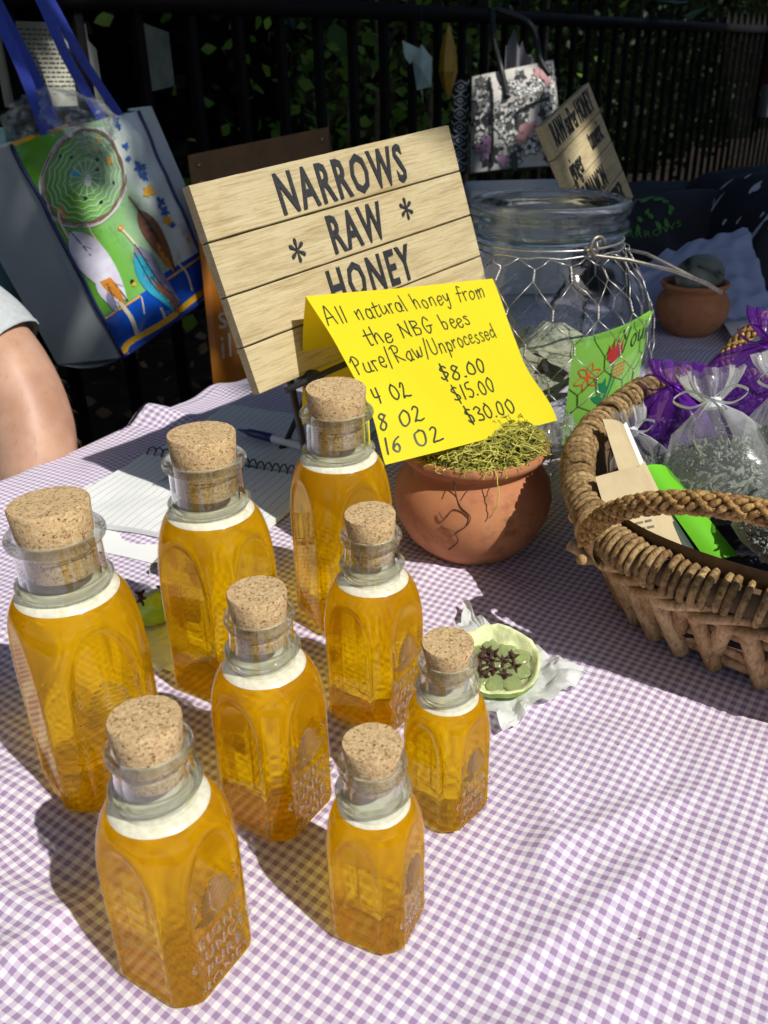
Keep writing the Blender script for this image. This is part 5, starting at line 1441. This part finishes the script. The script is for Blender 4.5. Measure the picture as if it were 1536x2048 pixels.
line([(320, 690), (330, 760), (395, 880)], 14, 9); line([(510, 800), (540, 860), (600, 930)], 10, 9); line([(740, 820), (830, 930), (860, 970)], 18, 9)
line([(560, 1100), (580, 1180), (620, 1210)], 16, 9); line([(770, 1370), (840, 1480), (885, 1610)], 26, 9); line([(910, 1340), (925, 1470)], 9, 9); line([(1150, 1050), (1250, 1150), (1275, 1300)], 14, 9); line([(1030, 1440), (1060, 1510)], 16, 9)
for x, y, r_, mi in ((332, 690, 26, 4), (355, 730, 20, 4), (745, 825, 22, 4), (840, 1218, 16, 8), (855, 1240, 16, 0)): blob(dm, x, y, r_, tz, 9, 1, 0, mi)
def flower(x, y, r_, mi, n=6):
    for k in range(n): petal(dm, x, y, r_ * R.uniform(.8, 1.15), r_ * .55, k * 2 * pi / n + R.random(), tz, mi, 5)
    blob(dm, x, y, r_ * .22, tz, 7, 1, 0, 8 if mi == 7 else 4)
for x, y, r_, mi in ((905, 380, 55, 7), (935, 440, 45, 7), (1065, 630, 50, 7), (1095, 690, 50, 7), (962, 555, 62, 0), (1120, 765, 48, 0), (1275, 900, 30, 0), (1150, 795, 34, 7), (720, 60, 40, 7), (740, 100, 34, 7), (800, 235, 30, 7), (820, 320, 26, 7)): flower(x, y, r_, mi)
dm.build('printed_picture', art, tote, smooth=False)
pp = MB()                                                          # dark blue piping round the panel
for e_ in ([tF(0, j / 20, .002) for j in range(21)], [tF(1, j / 20, .002) for j in range(21)], [tF(i / 20, 1, .002) for i in range(21)]): pp.tube(e_, .0032, 6)
pp.build('piping', m_tnavy, tote)
m_strap = plain('blue_webbing', (.035, .06, .42), .55, .15, 80, .2)
HK = V((-.600, 1.600, .565))
for (u0, u1, dy, tw) in ((.245, .68, 0, 0), (.20, .72, .085, 1)):
    sb = MB()
    for u_, sx in ((u0, -1), (u1, 1)):
        p0 = tF(u_, .03, .003) + V((0, dy, 0)); p1 = tF(u_, -.10) + V((0, dy, .02)); top = HK + V((.028 * sx + .01, .02 * sx + dy * .2, 0))
        pts = catmull([tF(u_, .05, -.006) + V((0, dy, 0)), p0 - tn * .008, p0.lerp(top, .35) + V((-.006 * sx, -.01, 0)), p0.lerp(top, .7), top, HK + V((0, .02, .012))], 6)
        ax_ = (TRt - TLt).normalized() * .021
        sb.grid([[p - ax_ * .5, p, p + ax_ * .5 + V((0, .004, 0))] for p in pts])
    sb.build('strap', m_strap, tote)
# what sticks out of the tote
crumple('plastic_bag', (-.500, 1.53, .300), .085, .06, .055, 'clear crinkled plastic bag bulging out of the dreamcatcher tote', 9, amp=.30)
tag(sheet('yellow_card', [(-.545, 1.425, .20), (-.485, 1.50, .22), (-.480, 1.51, .305), (-.548, 1.42, .282)], m_tyel, .002), 'yellow card poking out of the left of the tote', 'card')
tag(sheet('teal_bag', [(-.70, 1.50, .0), (-.60, 1.56, .0), (-.585, 1.56, .30), (-.71, 1.50, .30)], plain('teal_cloth', (.25, .47, .50), .6, .1, 20), .02, wob=.004), 'teal cloth bag half hidden at the far left behind the tote', 'bag')

# ------------------------------------------------------------------ orange bag behind the big sign
t = NT('orange_satin'); nz = t.noise(6, 3, .5, t.obj())
m_or = t.out(t.mixs(.35, t.n('BsdfPrincipled', {'Base Color': t.ramp(nz, [(.3, (.52, .17, .015)), (.7, (.78, .29, .03))]), 'Roughness': .28}).outputs[0], t.n('BsdfTranslucent', {'Color': (.55, .20, .02)}).outputs[0]))
ob = thing('orange_bag', (0, 0, 0), 'orange bag with white letters hanging behind the big wooden sign', 'bag')
oTL, oTR, oBL, oBR = V((-.315, 1.60, .21)), V((-.10, 1.735, .24)), V((-.296, 1.475, -.135)), V((-.095, 1.60, -.11))
on = V((.5, -.83, .2)).normalized()
def oF(u, v, o=0.):
    p = oTL.lerp(oTR, u).lerp(oBL.lerp(oBR, u), v)
    return p + on * (.05 * sin(pi * u) ** .6 * sin(pi * min(1, v * .5 + .5)) * v + .007 * sin(u * 26 + v * 2) * (1 - .4 * v) + .008 * noise.noise((u * 8, v * 3, 5)) + o)
mb = MB().grid([[oF(i / 40, j / 30) for j in range(31)] for i in range(41)]); mb.grid([[oF(i / 40, j / 30) - on * .06 * sin(pi * i / 40) for j in range(31)] for i in range(41)])
mb.build('body', m_or, ob)
ft = MB(); fpt = lambda u, v, o=0: (oTL + V((-.006, 0, .035))).lerp(oTR + V((.01, 0, .035)), u) + V((0, 0, -.055)) * v + on * (.014 + o)
ft.grid([[fpt(i / 20, j / 4) for j in range(5)] for i in range(21)]); ft.grid([[fpt(i / 20, j / 4, -.004) for j in range(5)] for i in range(21)])
ft.build('top_band', plain('brown_band', (.16, .085, .035), .6, .2, 30), ob)
rv = MB()
for u_ in (.06, .94): rv.ell(fpt(u_, .35, .003), .004, .004, .004, 8, 6)
for u_ in (.06, .94):
    r1 = MB().ell(fpt(u_, .35, .003), .004, .004, .004, 8, 6).build('rivet', m_wire2, ob)
def otext(tx, u_, v_, size):
    a, f_ = letters([(tx, 0, 0, 1.)], 1., 0., 1., 1.1, 'LEFT')
    MB().add([oF(u_ + x * size * .85, v_ - y * size * .62, .0015) for x, y, z in a], f_).build('lettering', plain('cream_print', (.62, .52, .38), .5), ob, smooth=False)
otext('se', .075, .66, .26); otext('ils', .075, .80, .26)

# ------------------------------------------------------------------ floral handbag
fbg = thing('floral_handbag', (0, 0, 0), 'black and white floral handbag with pink butterflies hanging on the fence', 'handbag')
hTL, hTR, hBR, hBL = V((.275, 2.72, .335)), V((.505, 2.76, .372)), V((.548, 2.72, .098)), V((.272, 2.70, .085))
hn = V((.1, -.97, .2)).normalized()
def hf(u, v, o=0.):
    p = hTL.lerp(hTR, u).lerp(hBL.lerp(hBR, u), v)
    return p + hn * (.05 * sqrt(max(0, sin(pi * u))) * sstep(0, .3, v) + .006 * noise.noise((u * 5, v * 5, 8)) + o)
m_hb = plain('handbag_cloth', (.56, .53, .49), .6, .08, 20, .1)
mb = MB().grid([[hf(i / 30, j / 24) for j in range(25)] for i in range(31)]); mb.grid([[hf(i / 30, j / 24) - hn * (.10 * sin(pi * i / 30) ** .5 * (.4 + .6 * j / 24)) for j in range(25)] for i in range(31)])
mb.grid([[hf(i / 30, 1) - hn * (.10 * sin(pi * i / 30) ** .5) * (j / 6) for j in range(7)] for i in range(31)])
mb.build('body', m_hb, fbg)
hm = [flatcol('petal_grey', (.30, .31, .29), .5), flatcol('petal_dark', (.03, .032, .034), .5), flatcol('petal_white', (.72, .71, .67), .5), flatcol('butterfly_pink', (.42, .21, .22), .5), flatcol('butterfly_mauve', (.26, .15, .25), .5)]
R = random.Random(77); dm = MB(); fl_ = [.0015]
hz_ = lambda x, y: hf(x, y, fl_[0])
for k in range(62):
    x, y = R.uniform(.05, .95), R.uniform(.04, .95); r_ = R.uniform(.05, .10); n_ = R.choice((5, 6, 7, 9)); fl_[0] = .0012 + k * .00003
    a0 = R.random() * 6
    for q in range(n_):
        petal(dm, x, y, r_ * 1.15, r_ * .85, a0 + q * 2 * pi / n_, hz_, 1, 4)
    fl_[0] += .00001
    for q in range(n_):
        petal(dm, x, y, r_, r_ * .62, a0 + q * 2 * pi / n_, hz_, R.choice((0, 2, 2, 2)), 4)
    fl_[0] += .00001; blob(dm, x, y, r_ * .30, hz_, 7, 1, 0, 1)
fl_[0] = .0055
for x, y, s_, a, mi in ((.80, .10, .12, .4, 3), (.86, .17, .09, 1.2, 3), (.62, .62, .13, 2.9, 3), (.52, .66, .12, 1.9, 3), (.10, .78, .12, .5, 4), (.14, .70, .10, 1.5, 4), (.30, .90, .1, .8, 4)):
    for da in (-.5, .5, 2.6, 3.7): petal(dm, x, y, s_ * (1 if abs(da) < 1 else .7), s_ * .6, a + da, hz_, mi, 5)
    stroke(dm, [(x - .04 * cos(a), y - .04 * sin(a)), (x + .04 * cos(a), y + .04 * sin(a))], hz_, .02, 1)
dm.build('printed_flowers', hm, fbg, smooth=False)
pk_ = MB(); fl_[0] = .007
for pts in ([(.46, .46), (.60, .41), (.86, .36)], [(.46, .46), (.46, .52), (.47, .60)], [(.20, .05), (.20, .5), (.20, .95)]): stroke(pk_, [(q.x, q.y) for q in catmull(pts, 6)], hz_, .028, 0)
pk_.build('pocket_trim', m_black, fbg, smooth=False)
la = MB(); la.grid([[hf(-.02, j / 10, -.02) + V((-.045 * i / 4, .03 * i / 4, 0)) for j in range(11)] for i in range(5)]); la.build('side_panel', m_black, fbg)
lt = MB(); lf_ = lambda x, y: hf(-.02, y, -.018) + V((-.045 * x, .03 * x, 0))
for k in range(7):
    y0 = .02 + k * .14
    for pts in ([(.5, y0), (.85, y0 + .035), (.85, y0 + .09), (.5, y0 + .125), (.15, y0 + .09), (.15, y0 + .035), (.5, y0)], [(.0, y0 + .0), (.15, y0 + .035)], [(1, y0), (.85, y0 + .035)], [(.5, y0 + .04), (.7, y0 + .0625), (.5, y0 + .085), (.3, y0 + .0625), (.5, y0 + .04)]):
        for a, b in zip(pts, pts[1:]): stroke(lt, [a, b], lf_, .016)
lt.build('lattice', plain('lattice_blue', (.42, .48, .54), .5), fbg, smooth=False)
for pts, nm in (([hf(.36, .30, .010), hf(.35, .0, .008), (.335, 2.74, .42), (.33, 2.78, .50)], 'a'), ([hf(.92, .14, .006), hf(.84, -.02, 0), (.44, 2.79, .46), (.34, 2.79, .50)], 'b')):
    MB().tube(catmull([tuple(p) for p in pts], 8), .009, 8).build('handle', m_black, fbg)
gp = MB(); c0 = V((.415, 2.775, .33))
gp.grid([[c0 + V((.085 * (i / 16 - .5), .02 * sin(i * .8) , (.02 + .11 * (.55 + .45 * max(0, 1 - abs(i - 4) / 3) + .3 * max(0, 1 - abs(i - 9) / 2.5) - .35 * (i / 16))) * j / 6)) for j in range(7)] for i in range(17)])
tag(gp.build('tissue_paper', plain('grey_tissue', (.30, .29, .31), .8, .1, 20)), 'grey tissue paper peaking out of the floral handbag', 'paper')

# ------------------------------------------------------------------ small things hung on the fence
def fencept(s, z, d=0.): q = fence_o + fd * s + FN * d; return V((q.x, q.y, z))
nt_ = thing('paper_notice', (0, 0, 0), 'weathered printed notice behind the fence bars above the tote', 'notice')
nq = [fencept(.02, .325, .022), fencept(.235, .318, .022), fencept(.235, .425, .022), fencept(.215, .452, .022), fencept(.02, .455, .022)]
m_not = plain('weathered_paper', (.55, .55, .45), .8, .2, 12)
nF = lambda x, y: nq[0].lerp(nq[1], x).lerp(nq[4].lerp(fencept(.235, .452, .022), x), y)
NG = MB()
NG.grid([[nF(i / 14, j / 10) if not (i == 14 and j > 7) else nF(.93, j / 10) for j in range(11)] for i in range(15)]); NG.build('sheet', m_not, nt_)
pr = MB(); R = random.Random(55); nF2 = lambda x, y: nF(x, y) - FN * .0008
for j in range(13):
    x = .10
    while x < .86:
        w_ = R.uniform(.02, .06); y = .90 - j * .055
        if not (.62 < x < .8 and y > .8): poly(pr, [(x, y), (min(.88, x + w_), y), (min(.88, x + w_), y + .018), (x, y + .018)], nF2)
        x += w_ + .014
for rr in (.06, .035): stroke(pr, [(.72 + rr * .6 * cos(a * .5), .93 + rr * sin(a * .5)) for a in range(14)], nF2, .014)
pr.build('print', m_ink('faded_print', (.10, .10, .08)), nt_, smooth=False)
tag(sheet('plastic_sleeve', [fencept(.335, .335, .02), fencept(.42, .345, .02), fencept(.42, .44, .02), fencept(.335, .46, .02)], plain('dim_sleeve', (.16, .19, .17), .4, .3, 25), .002), 'dim greenish plastic sleeve behind the fence bars', 'sleeve')
def hang(name, c, H, label, cat, fn, mats):
    e = thing(name, c, label, cat); fn(e, mats)
    MB().tube([(0, 0, H * .5), (.004, 0, H * .5 + .04), (.0, 0, .495 - c[2])], .0008, 5).build('thread', m_black, e); return e
m_gold = plain('gold_paper', (.45, .25, .02), .5, .2, 30); m_aqua = plain('aqua_paper', (.40, .55, .52), .5, .15, 30)
def diamond(e, m_):
    pr_ = [(.0005, .092), (.012, .060), (.021, .028), (.026, -.022), (.016, -.055), (.004, -.088), (.0005, -.092)]
    MB().lathe(pr_, 6).build('body', m_, e, smooth=False)
hang('paper_lantern', (.203, 2.66, .372), .184, 'long golden faceted paper ornament hung on the fence', 'ornament', diamond, m_gold)
def crane(e, m_):
    b = MB().add([(0, 0, .05), (-.024, .004, .012), (.028, -.006, .018), (.026, .0, -.050), (-.012, .006, -.058), (.0, -.016, -.01), (.0, .014, -.01)], [(0, 1, 5), (0, 5, 2), (5, 3, 2), (5, 4, 3), (5, 1, 4), (0, 6, 1), (0, 2, 6), (6, 2, 3), (6, 3, 4), (6, 4, 1)])
    b.build('body', m_, e, smooth=False)
    MB().add([(-.006, -.004, .040), (-.050, -.010, .060), (-.044, -.012, .020), (-.030, -.006, .004)], [(0, 1, 2, 3)]).add([(-.006, 0, .040), (-.050, -.006, .060), (-.044, -.006, .020), (-.030, 0, .004)], [(3, 2, 1, 0)]).build('wing', m_, e, smooth=False)
    MB().tube([(0, 0, -.055), (.004, 0, -.09)], .0012, 5).build('tail', m_, e)
hang('paper_bird', (.128, 2.60, .366), .10, 'pale aqua folded paper bird hung on the fence beside the golden ornament', 'ornament', crane, m_aqua)
rbp = thing('banded_pouch', tuple(fencept(5.50, .33, -.10)), 'teal, red and white pouch hung at the right edge of the fence', 'pouch'); rbp.rotation_euler.z = atan2(A.y, A.x); rbp.scale = (2.3, 2.3, 2.3)
for z0, z1, w0, w1, m_, nm in ((.04, .11, .065, .035, m_aqua, 'teal_top'), (-.06, .04, .070, .065, plain('red_cloth', (.16, .02, .02), .6, .2, 30), 'red_band'), (-.14, -.06, .060, .070, plain('dim_white', (.25, .27, .27), .7), 'white_base')):
    P = [[V((lerp(w0, w1, k / 6) * cos(a * pi / 12), .035 * sin(a * pi / 12), lerp(z0, z1, k / 6))) for a in range(24)] for k in range(7)]
    P.append([p * V((.02, .02, 1)) for p in P[-1]]); P.insert(0, [p * V((.02, .02, 1)) for p in P[0]])
    MB().grid(P, closed_v=True).build(nm, m_, rbp, angle=50)

# ------------------------------------------------------------------ seller seated behind the table
t = NT('skin'); nz = t.noise(22, 4, .6, t.obj()); fr = t.ramp(t.noise(130, 2, .5, t.obj()), [(.64, (1, 1, 1)), (.80, (.86, .76, .70))])
m_skin_h = t.pbr(t.mix(1., t.ramp(nz, [(.35, (.42, .225, .145)), (.65, (.53, .315, .215))]), fr, 'MULTIPLY'), .48, t.bump(t.noise(300, 3, .6, t.obj()), .12, .001), **{'Subsurface Weight': .12, 'Subsurface Radius': (.012, .005, .003)})
m_shirt = plain('grey_jersey', (.46, .49, .50), .9, .10, 130, .25)
per = thing('person', (-.645, 1.0, GZ - .045), 'person in a pale grey t-shirt seated behind the table, bare forearm showing', 'person')
J = {  # joints relative to the base point, metres
 'pelvis': ((0, 0, .52), .13), 'waist': ((0, 0, .68), .125), 'chest': ((0, .01, .86), .135), 'collar': ((0, .01, .99), .10), 'neck': ((0, 0, 1.07), .055), 'chin': ((0, -.02, 1.15), .070), 'crown': ((0, 0, 1.25), .085), 'top': ((0, .01, 1.30), .055),
 'sh_l': ((.140, .02, .935), .060), 'el_l': ((.250, -.060, .800), .050), 'fo_l': ((.252, -.120, .700), .042), 'wr_l': ((.130, -.250, .590), .029), 'ha_l': ((.085, -.300, .580), .026),
 'ua_l': ((.190, .0, .885), .052), 'lo_l': ((.226, -.030, .855), .050),
 'sh_r': ((-.17, .02, .955), .062), 'el_r': ((-.24, -.02, .70), .046), 'wr_r': ((-.10, -.24, .60), .029), 'ha_r': ((-.03, -.29, .585), .026),
 'hip_l': ((.10, -.03, .50), .095), 'kn_l': ((.14, -.42, .52), .062), 'an_l': ((.14, -.40, .10), .042), 'to_l': ((.15, -.55, .04), .035),
 'hip_r': ((-.10, -.03, .50), .095), 'kn_r': ((-.14, -.42, .52), .062), 'an_r': ((-.14, -.40, .10), .042), 'to_r': ((-.15, -.55, .04), .035)}
ks = list(J); E_ = [('pelvis', 'waist'), ('waist', 'chest'), ('chest', 'collar'), ('collar', 'neck'), ('neck', 'chin'), ('chin', 'crown'), ('crown', 'top'), ('collar', 'sh_l'), ('sh_l', 'ua_l'), ('ua_l', 'lo_l'), ('lo_l', 'el_l'), ('el_l', 'fo_l'), ('fo_l', 'wr_l'), ('wr_l', 'ha_l'), ('collar', 'sh_r'), ('sh_r', 'el_r'), ('el_r', 'wr_r'), ('wr_r', 'ha_r'), ('pelvis', 'hip_l'), ('hip_l', 'kn_l'), ('kn_l', 'an_l'), ('an_l', 'to_l'), ('pelvis', 'hip_r'), ('hip_r', 'kn_r'), ('kn_r', 'an_r'), ('an_r', 'to_r')]
me = bpy.data.meshes.new('body'); me.from_pydata([J[k][0] for k in ks], [(ks.index(a), ks.index(b)) for a, b in E_], []); me.materials.append(m_skin_h)
bo = bpy.data.objects.new('body', me); COL.objects.link(bo); bo.parent = per
sk = bo.modifiers.new('skin', 'SKIN'); sk.use_smooth_shade = True
for i, k in enumerate(ks): me.skin_vertices[0].data[i].radius = (J[k][1], J[k][1] * (.8 if k in ('pelvis', 'waist', 'chest', 'collar') else 1)); me.skin_vertices[0].data[i].use_root = k == 'pelvis'
sb_ = bo.modifiers.new('smooth', 'SUBSURF'); sb_.levels = 2; sb_.render_levels = 3
shm = MB(); nA = 40
P = []
for z, rx_, ry_, cx_ in ((.50, .185, .15, 0), (.60, .188, .152, 0), (.72, .195, .155, 0), (.84, .185, .145, 0), (.92, .165, .13, 0), (.975, .135, .105, 0), (1.01, .10, .085, 0), (1.03, .078, .072, 0), (1.02, .074, .068, 0)):
    P.append([V((cx_ + rx_ * cos(2 * pi * i / nA), ry_ * sin(2 * pi * i / nA) + .006 * noise.noise((i * .35, z * 14, 2)), z + .003 * noise.noise((i * .6, z * 9, 6)))) for i in range(nA)])
shm.grid(P, closed_v=True)
def sleeve(a, b, c, r0, r1):
    pts = catmull([a, b, c], 8); rs = [lerp(r0, r1, i / (len(pts) - 1)) for i in range(len(pts))]
    n0 = len(shm.v); shm.tube(pts, rs, 26, caps=False)
    shm.tube([pts[-1].lerp(pts[-2], k / 4) for k in range(4)], [rs[-1] - .003] * 4, 26, caps=False)
    shm.tube([pts[-1].lerp(pts[-2], -.12), pts[-1].lerp(pts[-2], .15), pts[-1].lerp(pts[-2], .9)], [rs[-1], rs[-1] + .002, rs[-1] + .0012], 26, caps=False)
    for i in range(n0, len(shm.v)): q = V(shm.v[i]); k = noise.noise(q * 26) * .004; shm.v[i] = tuple(q + V((k, k, 0)))
sleeve((.08, .02, .935), (.145, .01, .915), (.203, -.008, .868), .076, .060)
sleeve((-.10, .02, .955), (-.18, .02, .90), (-.225, .0, .80), .080, .068)
shm.build('t_shirt', m_shirt, per)
tr_ = MB()
for s_ in (-1, 1): tr_.tube(catmull([(s_ * .09, .02, .50), (s_ * .12, -.2, .53), (s_ * .14, -.42, .535), (s_ * .14, -.43, .40), (s_ * .14, -.40, .12)], 6), [.125 - .0022 * i for i in range(25)], 18)
tr_.build('trousers', m_navy, per)
hr = MB().ell((0, .012, 1.26), .098, .105, .095, 20, 12); hr.build('hair', plain('grey_hair', (.16, .14, .12), .7, .3, 200, .5), per)

bpy.context.view_layer.update()
ev = bo.evaluated_get(bpy.context.evaluated_depsgraph_get()); em_ = ev.to_mesh(); R = random.Random(19); ah = MB()
cand = [(v.co.copy(), v.normal.copy()) for v in em_.vertices if v.co.x > .17 and .60 < v.co.z < .86]
for i in range(420):
    p, n_ = R.choice(cand); d = (n_ * .5 + V((R.gauss(0, .25), -.35 + R.gauss(0, .2), -.75))).normalized(); L = R.uniform(.006, .013)
    ah.tube([p - n_ * .0005, p + d * L * .5 + n_ * .0015, p + d * L], [.00009, .00007, .00003], 3, caps=False)
ev.to_mesh_clear()
o = ah.build('arm_hair', plain('arm_hair', (.30, .19, .11), .6), per); o['kind'] = 'stuff'
# specks on the cloth
cr_ = MB()
for i in range(14):
    x, y = R.uniform(-.15, .24), R.uniform(.24, .62); r_ = R.uniform(.0003, .0006)
    cr_.ell((x, y, cz(x, y) + r_ * .7), r_ * R.uniform(.8, 1.8), r_, r_ * .7, 6, 4)
tag(cr_.build('crumbs', plain('crumb', (.10, .06, .04), .9)), 'tiny dark crumbs and specks scattered on the cloth', 'crumbs', kind='stuff')
